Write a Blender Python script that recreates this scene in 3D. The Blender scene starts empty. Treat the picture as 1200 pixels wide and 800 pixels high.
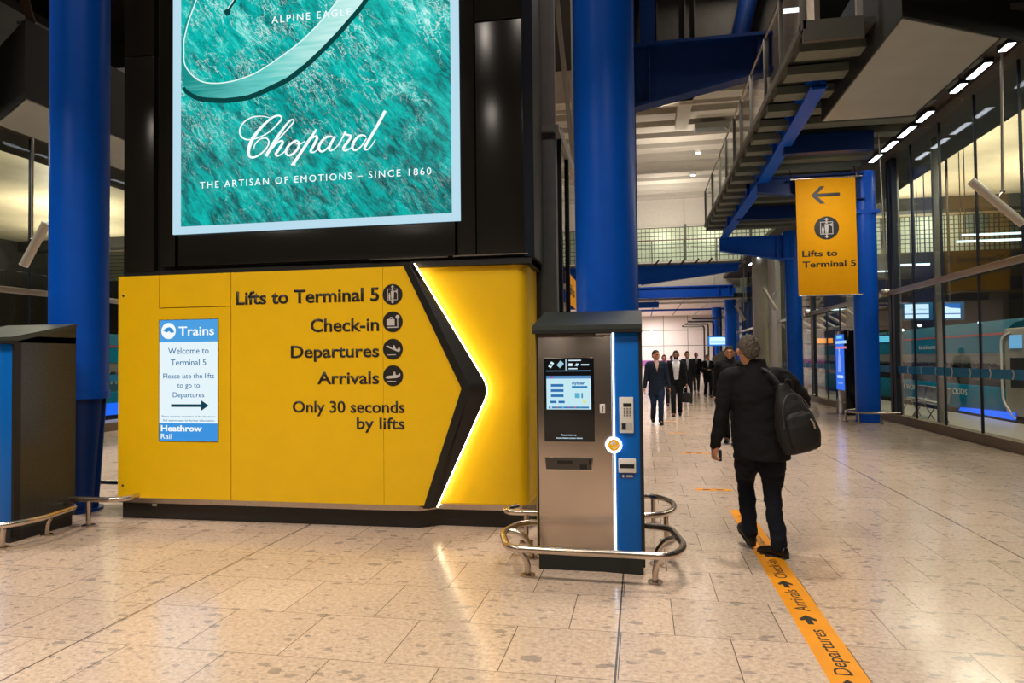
import bpy, bmesh, math, random
from mathutils import Vector, Matrix, noise as mnoise
C = bpy.context; S = C.scene; COL = S.collection
PI = math.pi
# ---------------------------------------------------------------- camera
F = 810.0
YAW = math.atan(150/810); PITCH = math.atan(20.5/810); ROLL = .011
fwd = Vector((-math.sin(YAW)*math.cos(PITCH), math.cos(YAW)*math.cos(PITCH), math.sin(PITCH)))
rgt = Vector((math.cos(YAW), math.sin(YAW), 0)); upv = rgt.cross(fwd)
r2 = rgt*math.cos(ROLL) - upv*math.sin(ROLL); u2 = upv*math.cos(ROLL) + rgt*math.sin(ROLL)
cd = bpy.data.cameras.new('camera'); cam = bpy.data.objects.new('camera', cd); COL.objects.link(cam)
cam.matrix_world = Matrix(((r2.x, u2.x, -fwd.x, 0), (r2.y, u2.y, -fwd.y, 0), (r2.z, u2.z, -fwd.z, 1.6), (0, 0, 0, 1)))
cd.sensor_fit = 'HORIZONTAL'; cd.sensor_width = 36; cd.lens = 36*F/1200; cd.clip_start = .05; cd.clip_end = 300
S.camera = cam
# ---------------------------------------------------------------- exposure, world, ceiling lights
S.view_settings.view_transform = 'Standard'; S.view_settings.look = 'None'
S.view_settings.exposure = 0.0; S.view_settings.gamma = 1; S.view_settings.use_curve_mapping = False
S.cycles.use_denoising = True
S.cycles.max_bounces = 8; S.cycles.transparent_max_bounces = 24
S.cycles.sample_clamp_indirect = 4
w = bpy.data.worlds.new('night'); S.world = w; w.use_nodes = True
w.node_tree.nodes['Background'].inputs[0].default_value = (.55, .6, .7, 1)
w.node_tree.nodes['Background'].inputs[1].default_value = .03
WARM = (1, .89, .765); NEUT = (1, .94, .88); COOL = (.82, .92, 1)
def lamp(name, loc, power, size, color=WARM, target=None, sy=None, spread=None):
    d = bpy.data.lights.new(name, 'AREA'); d.energy = power; d.color = color; d.size = size
    if sy: d.shape = 'RECTANGLE'; d.size_y = sy
    else: d.shape = 'DISK'
    if spread: d.spread = spread
    o = bpy.data.objects.new(name, d); COL.objects.link(o); o.location = loc
    if target is not None:
        o.rotation_euler = (Vector(target)-Vector(loc)).to_track_quat('-Z', 'Y').to_euler()
    return o
# downlights of the hall: low rows in front of the yellow wall (above the frame), high rows over the concourse
for x, y, p in ((-6.5, -.5, 85), (-2.6, -.5, 85), (1.6, -.5, 60), (-6.2, 3.0, 90), (-2.6, 2.9, 90), (.6, 3.0, 55)):
    lamp('downlight_lamp', (x, y, 5.6), p, .8, spread=math.radians(140))
for x, y, p in ((.6, 8.6, 190), (.9, 13.5, 260), (.9, 19.5, 300), (1, 25.5, 260)):
    lamp('high_lamp', (x, y, 11.6), p, 1.0, spread=math.radians(88))
for x, y, p in ((-5, 0, 150), (0, 1, 150)):
    lamp('high_lamp', (x, y, 11.6), p, 1.2)  # added unseen pair that lifts the upper part of the blue columns
for x, y in ((-9.5, 6), (-9.5, 13), (-9.5, 20)):
    lamp('high_lamp', (x, y, 11.6), 240, 1.0, spread=math.radians(80))
# ---------------------------------------------------------------- materials
def lin(h):
    h = h.lstrip('#'); out = []
    for k in (0, 2, 4):
        v = int(h[k:k+2], 16)/255
        out.append(v/12.92 if v <= .04045 else ((v+.055)/1.055)**2.4)
    return tuple(out)
MATS = {}
def mat(name, col, rough=.5, metal=0., emit=0., ecol=None, var=0., vscale=6., bump=0., bscale=40., spec=.45, alpha=None, stretch=None):
    if name in MATS: return MATS[name]
    m = bpy.data.materials.new(name); m.use_nodes = True; nt = m.node_tree; b = nt.nodes['Principled BSDF']
    if isinstance(col, str): col = lin(col)
    b.inputs['Base Color'].default_value = (*col, 1); b.inputs['Roughness'].default_value = rough
    b.inputs['Metallic'].default_value = metal; b.inputs['Specular IOR Level'].default_value = spec
    if emit:
        e = ecol or col
        if isinstance(e, str): e = lin(e)
        b.inputs['Emission Color'].default_value = (*e, 1); b.inputs['Emission Strength'].default_value = emit
    tc = nt.nodes.new('ShaderNodeTexCoord'); src = tc.outputs['Object']
    if stretch:
        mp = nt.nodes.new('ShaderNodeMapping'); mp.inputs['Scale'].default_value = stretch
        nt.links.new(src, mp.inputs[0]); src = mp.outputs[0]
    if var:
        n = nt.nodes.new('ShaderNodeTexNoise'); n.inputs['Scale'].default_value = vscale; n.inputs['Detail'].default_value = 4
        nt.links.new(src, n.inputs['Vector'])
        r = nt.nodes.new('ShaderNodeMapRange'); r.inputs[1].default_value = .3; r.inputs[2].default_value = .7
        r.inputs[3].default_value = 1-var; r.inputs[4].default_value = 1+var
        nt.links.new(n.outputs[0], r.inputs[0])
        mx = nt.nodes.new('ShaderNodeVectorMath'); mx.operation = 'SCALE'; mx.inputs[0].default_value = col
        nt.links.new(r.outputs[0], mx.inputs['Scale']); nt.links.new(mx.outputs[0], b.inputs['Base Color'])
    if bump:
        n2 = nt.nodes.new('ShaderNodeTexNoise'); n2.inputs['Scale'].default_value = bscale; n2.inputs['Detail'].default_value = 3
        nt.links.new(src, n2.inputs['Vector'])
        bp = nt.nodes.new('ShaderNodeBump'); bp.inputs['Strength'].default_value = bump; bp.inputs['Distance'].default_value = .01
        nt.links.new(n2.outputs[0], bp.inputs['Height']); nt.links.new(bp.outputs[0], b.inputs['Normal'])
    MATS[name] = m; return m
def emis(name, col, s=1.):
    if name in MATS: return MATS[name]
    m = mat(name, (0, 0, 0), .6, emit=s, ecol=col, spec=0.); return m
def glass(name, tint=(.93, .97, .95), refl=.06, rough=.0):
    if name in MATS: return MATS[name]
    m = bpy.data.materials.new(name); m.use_nodes = True; nt = m.node_tree
    for n in list(nt.nodes):
        if n.type != 'OUTPUT_MATERIAL': nt.nodes.remove(n)
    out = [n for n in nt.nodes if n.type == 'OUTPUT_MATERIAL'][0]
    t = nt.nodes.new('ShaderNodeBsdfTransparent'); t.inputs[0].default_value = (*tint, 1)
    g = nt.nodes.new('ShaderNodeBsdfGlossy'); g.inputs['Roughness'].default_value = rough
    f = nt.nodes.new('ShaderNodeLayerWeight'); f.inputs[0].default_value = .5
    pw = nt.nodes.new('ShaderNodeMath'); pw.operation = 'POWER'; pw.inputs[1].default_value = 5
    nt.links.new(f.outputs['Facing'], pw.inputs[0])
    a = nt.nodes.new('ShaderNodeMath'); a.operation = 'MULTIPLY_ADD'; a.inputs[1].default_value = .5; a.inputs[2].default_value = refl*.25
    a.use_clamp = True
    nt.links.new(pw.outputs[0], a.inputs[0])
    mx = nt.nodes.new('ShaderNodeMixShader')
    nt.links.new(a.outputs[0], mx.inputs[0]); nt.links.new(t.outputs[0], mx.inputs[1]); nt.links.new(g.outputs[0], mx.inputs[2])
    nt.links.new(mx.outputs[0], out.inputs[0]); MATS[name] = m; return m
def floor_mat():
    m = bpy.data.materials.new('terrazzo_tiles'); m.use_nodes = True; nt = m.node_tree; b = nt.nodes['Principled BSDF']; L = nt.links.new
    N = nt.nodes.new
    tc = N('ShaderNodeTexCoord'); sp = N('ShaderNodeSeparateXYZ'); L(tc.outputs['Object'], sp.inputs[0])
    def M(op, a, bb=None, c=None, clamp=False):
        n = N('ShaderNodeMath'); n.operation = op; n.use_clamp = clamp
        for i, v in enumerate((a, bb, c)):
            if v is None: continue
            if isinstance(v, (int, float)): n.inputs[i].default_value = v
            else: L(v, n.inputs[i])
        return n.outputs[0]
    T = .612
    yy = M('DIVIDE', M('SUBTRACT', sp.outputs[1], 4.12), T)
    row = M('FLOOR', yy); fy = M('SUBTRACT', yy, row)
    odd = M('FLOORED_MODULO', row, 2)
    xx = M('SUBTRACT', M('DIVIDE', M('ADD', sp.outputs[0], 1.052), T), M('MULTIPLY', odd, .5))
    colm = M('FLOOR', xx); fx = M('SUBTRACT', xx, colm)
    def edge(f, wd): return M('LESS_THAN', M('MINIMUM', f, M('SUBTRACT', 1.0, f)), wd)
    jx = edge(fx, .0042); jy = edge(fy, .0042)
    # movement joints every five tiles
    mj = M('DIVIDE', M('ADD', sp.outputs[0], 3.21), 3.062); mf = M('SUBTRACT', mj, M('FLOOR', mj))
    jm = edge(mf, .0019)
    joint = M('MAXIMUM', M('MAXIMUM', jx, jm), M('MULTIPLY', jy, .8))
    # per-tile tone
    cx = N('ShaderNodeCombineXYZ'); L(colm, cx.inputs[0]); L(row, cx.inputs[1])
    wn = N('ShaderNodeTexWhiteNoise'); wn.noise_dimensions = '2D'; L(cx.outputs[0], wn.inputs['Vector'])
    # fine matrix
    n1 = N('ShaderNodeTexNoise'); n1.inputs['Scale'].default_value = 34; n1.inputs['Detail'].default_value = 6; n1.inputs['Roughness'].default_value = .7
    L(tc.outputs['Object'], n1.inputs['Vector'])
    r1 = N('ShaderNodeValToRGB'); L(n1.outputs[0], r1.inputs[0])
    r1.color_ramp.elements[0].position = .3; r1.color_ramp.elements[0].color = (.42, .315, .235, 1)
    r1.color_ramp.elements[1].position = .62; r1.color_ramp.elements[1].color = (.65, .505, .395, 1)
    def chips(scale, thr, rnd, offs):
        mp = N('ShaderNodeMapping'); mp.inputs['Location'].default_value = offs; mp.inputs['Rotation'].default_value = (0, 0, offs[0]); mp.inputs['Scale'].default_value = (1, 1.7, 1)
        L(tc.outputs['Object'], mp.inputs[0])
        nz = N('ShaderNodeTexNoise'); nz.inputs['Scale'].default_value = scale*1.6; L(mp.outputs[0], nz.inputs['Vector'])
        mixv = N('ShaderNodeVectorMath'); mixv.operation = 'MULTIPLY_ADD'; mixv.inputs[1].default_value = (.9/scale,)*3
        L(nz.outputs['Color'], mixv.inputs[0]); L(mp.outputs[0], mixv.inputs[2])
        v = N('ShaderNodeTexVoronoi'); v.inputs['Scale'].default_value = scale; L(mixv.outputs[0], v.inputs['Vector'])
        sc = N('ShaderNodeSeparateColor'); L(v.outputs['Color'], sc.inputs[0])
        size = M('MULTIPLY', M('MULTIPLY', sc.outputs[0], sc.outputs[0]), rnd)
        near = M('LESS_THAN', v.outputs['Distance'], size)
        pick = M('GREATER_THAN', sc.outputs[1], thr)
        return M('MULTIPLY', near, pick), sc.outputs[2]
    col = r1.outputs[0]
    ramps = [((.30, .245, .215), (.52, .33, .18)), ((.26, .215, .19), (.78, .65, .52)), ((.22, .19, .175), (.62, .36, .14))]
    for (scale, thr, rnd, offs), (ca, cb) in zip([(30, .40, .42, (1.3, .2, 0)), (13, .45, .46, (.4, 3.1, 0)), (6.5, .50, .40, (.9, 7.7, 0))], ramps):
        msk, rv = chips(scale, thr, rnd, offs)
        cr = N('ShaderNodeMix'); cr.data_type = 'RGBA'; L(M('GREATER_THAN', rv, .8), cr.inputs[0]); cr.inputs[6].default_value = (*ca, 1); cr.inputs[7].default_value = (*cb, 1)
        mx = N('ShaderNodeMix'); mx.data_type = 'RGBA'; L(M('MULTIPLY', msk, .66), mx.inputs[0]); L(col, mx.inputs[6]); L(cr.outputs[2], mx.inputs[7]); col = mx.outputs[2]
    tone = M('MULTIPLY_ADD', wn.outputs[0], .14, .93)
    sc2 = N('ShaderNodeVectorMath'); sc2.operation = 'SCALE'; L(col, sc2.inputs[0]); L(tone, sc2.inputs['Scale'])
    mj2 = N('ShaderNodeMix'); mj2.data_type = 'RGBA'; L(M('MULTIPLY', joint, .9), mj2.inputs[0]); L(sc2.outputs[0], mj2.inputs[6]); mj2.inputs[7].default_value = (.05, .04, .035, 1)
    L(mj2.outputs[2], b.inputs['Base Color'])
    n3 = N('ShaderNodeTexNoise'); n3.inputs['Scale'].default_value = 3; n3.inputs['Detail'].default_value = 3; L(tc.outputs['Object'], n3.inputs['Vector'])
    L(M('MULTIPLY_ADD', n3.outputs[0], .16, .10), b.inputs['Roughness'])
    b.inputs['Specular IOR Level'].default_value = .45
    return m
def rock_mat():
    m = bpy.data.materials.new('backlit_slate_print'); m.use_nodes = True; nt = m.node_tree; b = nt.nodes['Principled BSDF']; L = nt.links.new; N = nt.nodes.new
    tc = N('ShaderNodeTexCoord')
    mp = N('ShaderNodeMapping'); mp.inputs['Rotation'].default_value = (0, math.radians(38), 0); L(tc.outputs['Object'], mp.inputs[0])
    mp2 = N('ShaderNodeMapping'); mp2.inputs['Scale'].default_value = (3.4, 1, 1.0); L(mp.outputs[0], mp2.inputs[0])
    nw = N('ShaderNodeTexNoise'); nw.inputs['Scale'].default_value = 1.3; nw.inputs['Detail'].default_value = 6; nw.inputs['Roughness'].default_value = .62; L(mp2.outputs[0], nw.inputs['Vector'])
    add = N('ShaderNodeVectorMath'); add.operation = 'MULTIPLY_ADD'; add.inputs[1].default_value = (1.3, .9, .9); L(nw.outputs['Color'], add.inputs[0]); L(mp2.outputs[0], add.inputs[2])
    n = N('ShaderNodeTexNoise'); n.inputs['Scale'].default_value = 3.4; n.inputs['Detail'].default_value = 10; n.inputs['Roughness'].default_value = .68; L(add.outputs[0], n.inputs['Vector'])
    # broad bright zone in the middle of the print, darker foot
    g = N('ShaderNodeSeparateXYZ'); L(tc.outputs['Object'], g.inputs[0])
    n2 = N('ShaderNodeTexNoise'); n2.inputs['Scale'].default_value = .9; n2.inputs['Detail'].default_value = 2; L(mp.outputs[0], n2.inputs['Vector'])
    def M(op, a, bb=None, c=None, clamp=False):
        q = N('ShaderNodeMath'); q.operation = op; q.use_clamp = clamp
        for i, v in enumerate((a, bb, c)):
            if v is None: continue
            if isinstance(v, (int, float)): q.inputs[i].default_value = v
            else: L(v, q.inputs[i])
        return q.outputs[0]
    zone = M('MULTIPLY_ADD', M('MULTIPLY_ADD', g.outputs[2], .42, .0, True), .12, M('MULTIPLY_ADD', n2.outputs[0], .20, -.17))
    val = M('ADD', n.outputs[0], zone)
    r = N('ShaderNodeValToRGB'); L(val, r.inputs[0]); cr = r.color_ramp
    cr.elements[0].position = .30; cr.elements[0].color = (*lin('#0a4a4a'), 1)
    cr.elements[1].position = .80; cr.elements[1].color = (*lin('#e2fbf6'), 1)
    for p, h in ((.42, '#157a78'), (.50, '#0aa39d'), (.60, '#06bdb4'), (.66, '#3accc3'), (.71, '#8fe6df')):
        e = cr.elements.new(p); e.color = (*lin(h), 1)
    def veins(scale, seedv, wd, stretch, thr):
        mm = N('ShaderNodeMapping'); mm.inputs['Scale'].default_value = (stretch, 1, 1); mm.inputs['Location'].default_value = (seedv, 0, seedv); L(mp.outputs[0], mm.inputs[0])
        dn = N('ShaderNodeTexNoise'); dn.inputs['Scale'].default_value = 3.0; dn.inputs['Detail'].default_value = 5; L(mp.outputs[0], dn.inputs['Vector'])
        ad = N('ShaderNodeVectorMath'); ad.operation = 'MULTIPLY_ADD'; ad.inputs[1].default_value = (.5, .2, .2); L(dn.outputs['Color'], ad.inputs[0]); L(mm.outputs[0], ad.inputs[2])
        vn = N('ShaderNodeTexNoise'); vn.inputs['Scale'].default_value = scale; vn.inputs['Detail'].default_value = 5; vn.inputs['Roughness'].default_value = .6; L(ad.outputs[0], vn.inputs['Vector'])
        line = M('SUBTRACT', 1.0, M('MULTIPLY', M('ABSOLUTE', M('SUBTRACT', vn.outputs[0], .5)), 1/wd), None, True)
        ms = N('ShaderNodeTexNoise'); ms.inputs['Scale'].default_value = 2.2; ms.inputs['Detail'].default_value = 3; ms.inputs['Distortion'].default_value = .4
        ml = N('ShaderNodeVectorMath'); ml.operation = 'ADD'; ml.inputs[1].default_value = (seedv*3, 1, seedv); L(mp.outputs[0], ml.inputs[0]); L(ml.outputs[0], ms.inputs['Vector'])
        return M('MULTIPLY', line, M('MULTIPLY', M('SUBTRACT', ms.outputs[0], thr), 7.0, None, True), None, True)
    zl_ = M('MULTIPLY_ADD', g.outputs[2], .45, -.05, True)
    dk = veins(5.0, 4.1, .034, 3.0, .43); lt = M('MULTIPLY', veins(6.5, 1.3, .018, 3.4, .50), zl_); lt2 = M('MULTIPLY', veins(3.6, 8.3, .014, 3.0, .49), zl_)
    cc = r.outputs[0]
    for fac, colr in ((M('MULTIPLY', dk, .75), lin('#0b5654')), (M('MAXIMUM', lt, lt2), lin('#e8fffb'))):
        q = N('ShaderNodeMix'); q.data_type = 'RGBA'; L(fac, q.inputs[0]); L(cc, q.inputs[6]); q.inputs[7].default_value = (*colr, 1); cc = q.outputs[2]
    b.inputs['Base Color'].default_value = (0, 0, 0, 1); b.inputs['Roughness'].default_value = .35; b.inputs['Specular IOR Level'].default_value = .2
    L(cc, b.inputs['Emission Color']); b.inputs['Emission Strength'].default_value = 1.0
    return m
# ---------------------------------------------------------------- mesh helpers (all shapes given in world metres)
WM = {}
class MB:
    def __init__(s): s.bm = bmesh.new()
    def box(s, x0, x1, y0, y1, z0, z1, bev=0., M=None):
        b = bmesh.new(); bmesh.ops.create_cube(b, size=1)
        for v in b.verts: v.co = Vector((x0+(v.co.x+.5)*(x1-x0), y0+(v.co.y+.5)*(y1-y0), z0+(v.co.z+.5)*(z1-z0)))
        if bev: bmesh.ops.bevel(b, geom=list(b.edges), offset=bev, segments=2, affect='EDGES', profile=.5)
        return s.merge(b, M)
    def merge(s, b, M=None):
        if M is not None: b.transform(M)
        me = bpy.data.meshes.new('t'); b.to_mesh(me); b.free(); s.bm.from_mesh(me); bpy.data.meshes.remove(me); return s
    def cyl(s, p0, p1, r, r1=None, seg=20, caps=True):
        p0 = Vector(p0); p1 = Vector(p1); b = bmesh.new()
        bmesh.ops.create_cone(b, cap_ends=caps, segments=seg, radius1=r, radius2=r if r1 is None else r1, depth=(p1-p0).length)
        q = (p1-p0).to_track_quat('Z', 'Y'); b.transform(Matrix.Translation((p0+p1)/2) @ q.to_matrix().to_4x4())
        return s.merge(b)
    def ell(s, c, r, seg=20, rings=12, M=None):
        b = bmesh.new(); bmesh.ops.create_uvsphere(b, u_segments=seg, v_segments=rings, radius=1)
        b.transform(Matrix.Translation(c) @ Matrix.Diagonal((*r, 1)))
        return s.merge(b, M)
    def loft(s, rings, seg=16, up=None):
        """rings: (center, axis-dir, rx, ry, xdir)"""
        bm = s.bm; prev = None; first = None
        for (c, d, rx, ry, xd) in rings:
            c = Vector(c); d = Vector(d).normalized(); x = Vector(xd); x = (x-d*x.dot(d)).normalized(); y = d.cross(x)
            loop = [bm.verts.new(c+x*rx*math.cos(2*PI*k/seg)+y*ry*math.sin(2*PI*k/seg)) for k in range(seg)]
            if prev:
                for k in range(seg): bm.faces.new((prev[k], prev[(k+1) % seg], loop[(k+1) % seg], loop[k]))
            else: first = loop
            prev = loop
        bm.faces.new(list(reversed(first))); bm.faces.new(prev); return s
    def tube(s, pts, r, seg=12, closed=False):
        pts = [Vector(p) for p in pts]; n = len(pts); rr = r if isinstance(r, (list, tuple)) else [r]*n
        bm = s.bm; loops = []; x = None
        for i in range(n):
            a = pts[(i-1) % n] if (i or closed) else pts[0]; b = pts[(i+1) % n] if (i < n-1 or closed) else pts[-1]
            d = (b-a).normalized()
            if x is None: x = d.orthogonal().normalized()
            x = (x-d*x.dot(d)).normalized(); y = d.cross(x)
            loops.append([bm.verts.new(pts[i]+(x*math.cos(2*PI*k/seg)+y*math.sin(2*PI*k/seg))*rr[i]) for k in range(seg)])
        m = n if closed else n-1
        for i in range(m):
            A = loops[i]; B = loops[(i+1) % n]
            for k in range(seg): bm.faces.new((A[k], A[(k+1) % seg], B[(k+1) % seg], B[k]))
        if not closed:
            bm.faces.new(list(reversed(loops[0]))); bm.faces.new(loops[-1])
        return s
    def prism(s, pts, M, d):
        """2D polygon pts (u,v) extruded by d along local w, placed by M"""
        bm = bmesh.new(); vs = [bm.verts.new((p[0], p[1], 0)) for p in pts]; f = bm.faces.new(vs)
        if d:
            r = bmesh.ops.extrude_face_region(bm, geom=[f])
            for v in [g for g in r['geom'] if isinstance(g, bmesh.types.BMVert)]: v.co.z += d
        bmesh.ops.recalc_face_normals(bm, faces=bm.faces)
        return s.merge(bm, M)
    def mesh(s, name):
        bmesh.ops.recalc_face_normals(s.bm, faces=s.bm.faces)
        me = bpy.data.meshes.new(name); s.bm.to_mesh(me); s.bm.free(); return me
def smooth_me(me, ang=40):
    for p in me.polygons: p.use_smooth = True
    try: me.set_sharp_from_angle(angle=math.radians(ang))
    except Exception: pass
def place(name, me, m, parent=None, loc=None, smooth=True):
    if smooth: smooth_me(me)
    if m is not None: me.materials.clear(); me.materials.append(m)
    o = bpy.data.objects.new(name, me); COL.objects.link(o)
    if parent is not None:
        me.transform(WM[parent].inverted()); o.parent = parent; WM[o] = WM[parent]
    else:
        if loc is None:
            xs = [v.co for v in me.vertices]
            loc = ((min(v.x for v in xs)+max(v.x for v in xs))/2, (min(v.y for v in xs)+max(v.y for v in xs))/2, min(v.z for v in xs))
        T = Matrix.Translation(loc); me.transform(T.inverted()); o.location = loc; WM[o] = T
    return o
def tag(o, label, cat, group=None):
    o['label'] = label; o['category'] = cat
    if group: o['group'] = group
    return o
def thing(name, label, cat, loc, group=None):
    o = bpy.data.objects.new(name, None); COL.objects.link(o); o.location = loc; o.empty_display_size = .1; WM[o] = Matrix.Translation(loc)
    return tag(o, label, cat, group)
def obj(name, mb, m, parent=None, loc=None, smooth=True, label=None):
    o = place(name, mb.mesh(name), m, parent, loc, smooth)
    if label: o['label'] = label
    return o
def struct(name, mb, m, parent=None, smooth=True):
    o = place(name, mb.mesh(name), m, parent, (0, 0, 0) if parent is None else None, smooth)
    if parent is None: o['kind'] = 'structure'
    return o
def copy_tree(o, loc, label=None):
    c = o.copy(); COL.objects.link(c)
    for ch in o.children:
        d = ch.copy(); COL.objects.link(d); d.parent = c
        for g in ch.children:
            e = g.copy(); COL.objects.link(e); e.parent = d
    c.location = loc; WM[c] = Matrix.Translation(loc)
    if label: c['label'] = label
    return c
def frame_front(y, flip=1): # u -> X, v -> Z, w -> -Y (towards the camera side)
    return Matrix(((1, 0, 0, 0), (0, 0, -1, y), (0, 1, 0, 0), (0, 0, 0, 1)))
def frame_side(x, s=-1):    # facing -X (s=-1): u -> -Y, v -> Z ; facing +X (s=1): u -> +Y
    return Matrix(((0, 0, s, x), (s, 0, 0, 0), (0, 1, 0, 0), (0, 0, 0, 1)))
def text_me(body, x0, x1, base, cap, M, depth=.003, bold=0., space=1.):
    """lettering with its left/right ends at x0/x1, baseline and cap height, in frame M"""
    cu = bpy.data.curves.new('t', 'FONT'); cu.body = body; cu.offset = bold; cu.space_character = space; cu.resolution_u = 3
    o = bpy.data.objects.new('t', cu); COL.objects.link(o); C.view_layer.update()
    me = bpy.data.meshes.new_from_object(o.evaluated_get(C.evaluated_depsgraph_get()))
    bpy.data.objects.remove(o); bpy.data.curves.remove(cu)
    CAP = .729
    xs = [v.co.x for v in me.vertices]; a, b = min(xs), max(xs)
    sy = cap/(CAP+2*bold)
    sx = (x1-x0)/(b-a) if x1 is not None else sy
    bm = bmesh.new(); bm.from_mesh(me); bpy.data.meshes.remove(me)
    for v in bm.verts: v.co = Vector((x0+(v.co.x-a)*sx, base+v.co.y*sy, 0))
    r = bmesh.ops.extrude_face_region(bm, geom=list(bm.faces))
    for v in [g for g in r['geom'] if isinstance(g, bmesh.types.BMVert)]: v.co.z += depth
    bmesh.ops.recalc_face_normals(bm, faces=bm.faces)
    bm.transform(M); return bm
def text(body, x0, x1, base, cap, M, m, parent, name='lettering', depth=.003, bold=0., space=1.):
    full = text_me(body, x0, x1, base, cap, M, depth, bold, space); words = body.split(' '); o = None
    if len(words) == 1:
        mb = MB(); mb.merge(full); return obj(name, mb, m, parent, smooth=False)
    # one part per word: the vertices of a text run in the order of its characters
    cnt = []
    for w_ in words:
        q = text_me(w_, 0, None, 0, 1, Matrix(), depth, bold, space); cnt.append(len(q.verts)//2); q.free()
    full.verts.ensure_lookup_table(); half = len(full.verts)//2; lab = {}
    tot = sum(cnt)
    isl = {}
    for v in full.verts:
        if v in isl: continue
        st = [v]; grp = []; isl[v] = 1
        while st:
            a = st.pop(); grp.append(a)
            for e in a.link_edges:
                c = e.other_vert(a)
                if c not in isl: isl[c] = 1; st.append(c)
        i = min(g.index for g in grp); k = 0; acc = cnt[0]
        while i >= acc and k < len(words)-1: k += 1; acc += cnt[k]
        for g in grp: lab[g] = k
    for k in range(len(words)):
        c = full.copy(); c.verts.ensure_lookup_table(); full.verts.index_update()
        dele = [c.verts[v.index] for v in full.verts if lab[v] != k]
        bmesh.ops.delete(c, geom=dele, context='VERTS')
        if len(c.verts): mb = MB(); mb.merge(c); o = obj(name, mb, m, parent, smooth=False)
        else: c.free()
    full.free(); return o
def disc(cx, cz, r, n=40): return [(cx+r*math.cos(2*PI*k/n), cz+r*math.sin(2*PI*k/n)) for k in range(n)]
def rect(a, b, c, d): return [(a, c), (b, c), (b, d), (a, d)]
def smooth_path(P, n=6):
    out = []
    for i in range(len(P)-1):
        p0 = P[max(i-1, 0)]; p1 = P[i]; p2 = P[i+1]; p3 = P[min(i+2, len(P)-1)]
        for k in range(n):
            t = k/n
            out.append(tuple(.5*(2*b+(c-a)*t+(2*a-5*b+4*c-d)*t*t+(3*b-a-3*c+d)*t**3) for a, b, c, d in zip(p0, p1, p2, p3)))
    out.append(tuple(P[-1])); return out
def fillet(P, r, n=5, closed=False):
    """polyline with rounded corners"""
    P = [Vector(p) for p in P]; out = []; N = len(P)
    for i in range(N):
        if not closed and i in (0, N-1): out.append(P[i]); continue
        a = P[(i-1) % N]; b = P[i]; c = P[(i+1) % N]
        q = min(r, (a-b).length*.48, (c-b).length*.48); s = b+(a-b).normalized()*q; e = b+(c-b).normalized()*q
        for k in range(n+1):
            t = k/n; out.append(s*(1-t)**2+b*2*t*(1-t)+e*t*t)
    return out
def ribbon(mb, P, M, d):
    """variable-width stroke: P = (u, v, width)"""
    P = smooth_path(P, 6); bm = bmesh.new(); L = []
    for i, p in enumerate(P):
        a = P[max(i-1, 0)]; b = P[min(i+1, len(P)-1)]; t = Vector((b[0]-a[0], b[1]-a[1])); t = t.normalized() if t.length > 1e-9 else Vector((1, 0))
        nx, ny = -t.y, t.x; h = p[2]/2
        L.append((bm.verts.new((p[0]+nx*h, p[1]+ny*h, 0)), bm.verts.new((p[0]-nx*h, p[1]-ny*h, 0))))
    for (a, b), (c, e) in zip(L, L[1:]): bm.faces.new((a, b, e, c))
    bm.normal_update()
    r = bmesh.ops.extrude_face_region(bm, geom=list(bm.faces))
    for v in [g for g in r['geom'] if isinstance(g, bmesh.types.BMVert)]: v.co.z += d
    bmesh.ops.recalc_face_normals(bm, faces=bm.faces); mb.merge(bm, M)
# shared materials
BLUE = mat('blue_gloss_paint', (.0, .092, .60), .40, var=.04, spec=.28)
NAVY = mat('dark_blue_paint', (.001, .026, .15), .45, var=.08, spec=.3)
BLACK = mat('black_cladding', (.012, .0115, .010), .22, bump=.02, bscale=9)
MATTE = mat('matte_black', (.008, .008, .008), .6)
PLINTH = mat('black_granite', (.014, .013, .012), .3, var=.5, vscale=120)
YEL = mat('yellow_panel', (.88, .535, .0), .42, var=.02, bump=.01, bscale=60)
ORG = mat('orange_sign', (.90, .40, .0), .6, var=.02, spec=.15)
INK = mat('black_lettering', (.015, .013, .012), .45)
STEEL = mat('brushed_steel', (.60, .52, .45), .27, 1., var=.05, vscale=30)
STAIN = mat('stainless_door', (.58, .50, .44), .26, 1., var=.06, vscale=3, stretch=(1, 1, .25))
GREYP = mat('grey_green_paint', (.085, .09, .085), .45, var=.1)
GREYD = mat('dark_grey_panel', (.035, .035, .033), .55, var=.08)
GREYM = mat('mid_grey_paint', (.22, .21, .19), .5, var=.06)
PALE = mat('pale_panel', (.60, .54, .46), .6, var=.04)
WHITE = mat('white_plastic', (.72, .70, .66), .4)
GLASS = glass('clear_glass')
BGLASS = glass('balustrade_glass', (.9, .93, .92), .08)
WHITE_E = emis('lit_white', '#f4fbff', 1.6)
TUBE_E = emis('cool_tube', '#f2f7ff', 3.0)
# ================================================================ SETTING
mb = MB(); mb.box(-12.5, 6.1, -8, 60, -.2, 0); struct('floor', mb, floor_mat(), smooth=False)
CONC = mat('platform_concrete', (.52, .47, .39), .3, var=.08, vscale=3)
KERB = mat('brown_granite_kerb', (.16, .105, .06), .4, var=.3, vscale=60)
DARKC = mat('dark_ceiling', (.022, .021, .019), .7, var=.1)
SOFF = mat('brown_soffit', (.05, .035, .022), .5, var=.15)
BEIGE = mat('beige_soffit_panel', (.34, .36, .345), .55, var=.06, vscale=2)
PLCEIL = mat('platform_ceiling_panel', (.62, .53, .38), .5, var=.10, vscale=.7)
BAND = mat('blue_glass_film', (.01, .17, .36), .5, spec=.2)
def xm(x, R): return x if R else -6.4-x
def bx(mb, R, x0, x1, *a, **k):
    p, q = xm(x0, R), xm(x1, R); return mb.box(min(p, q), max(p, q), *a, **k)
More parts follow.
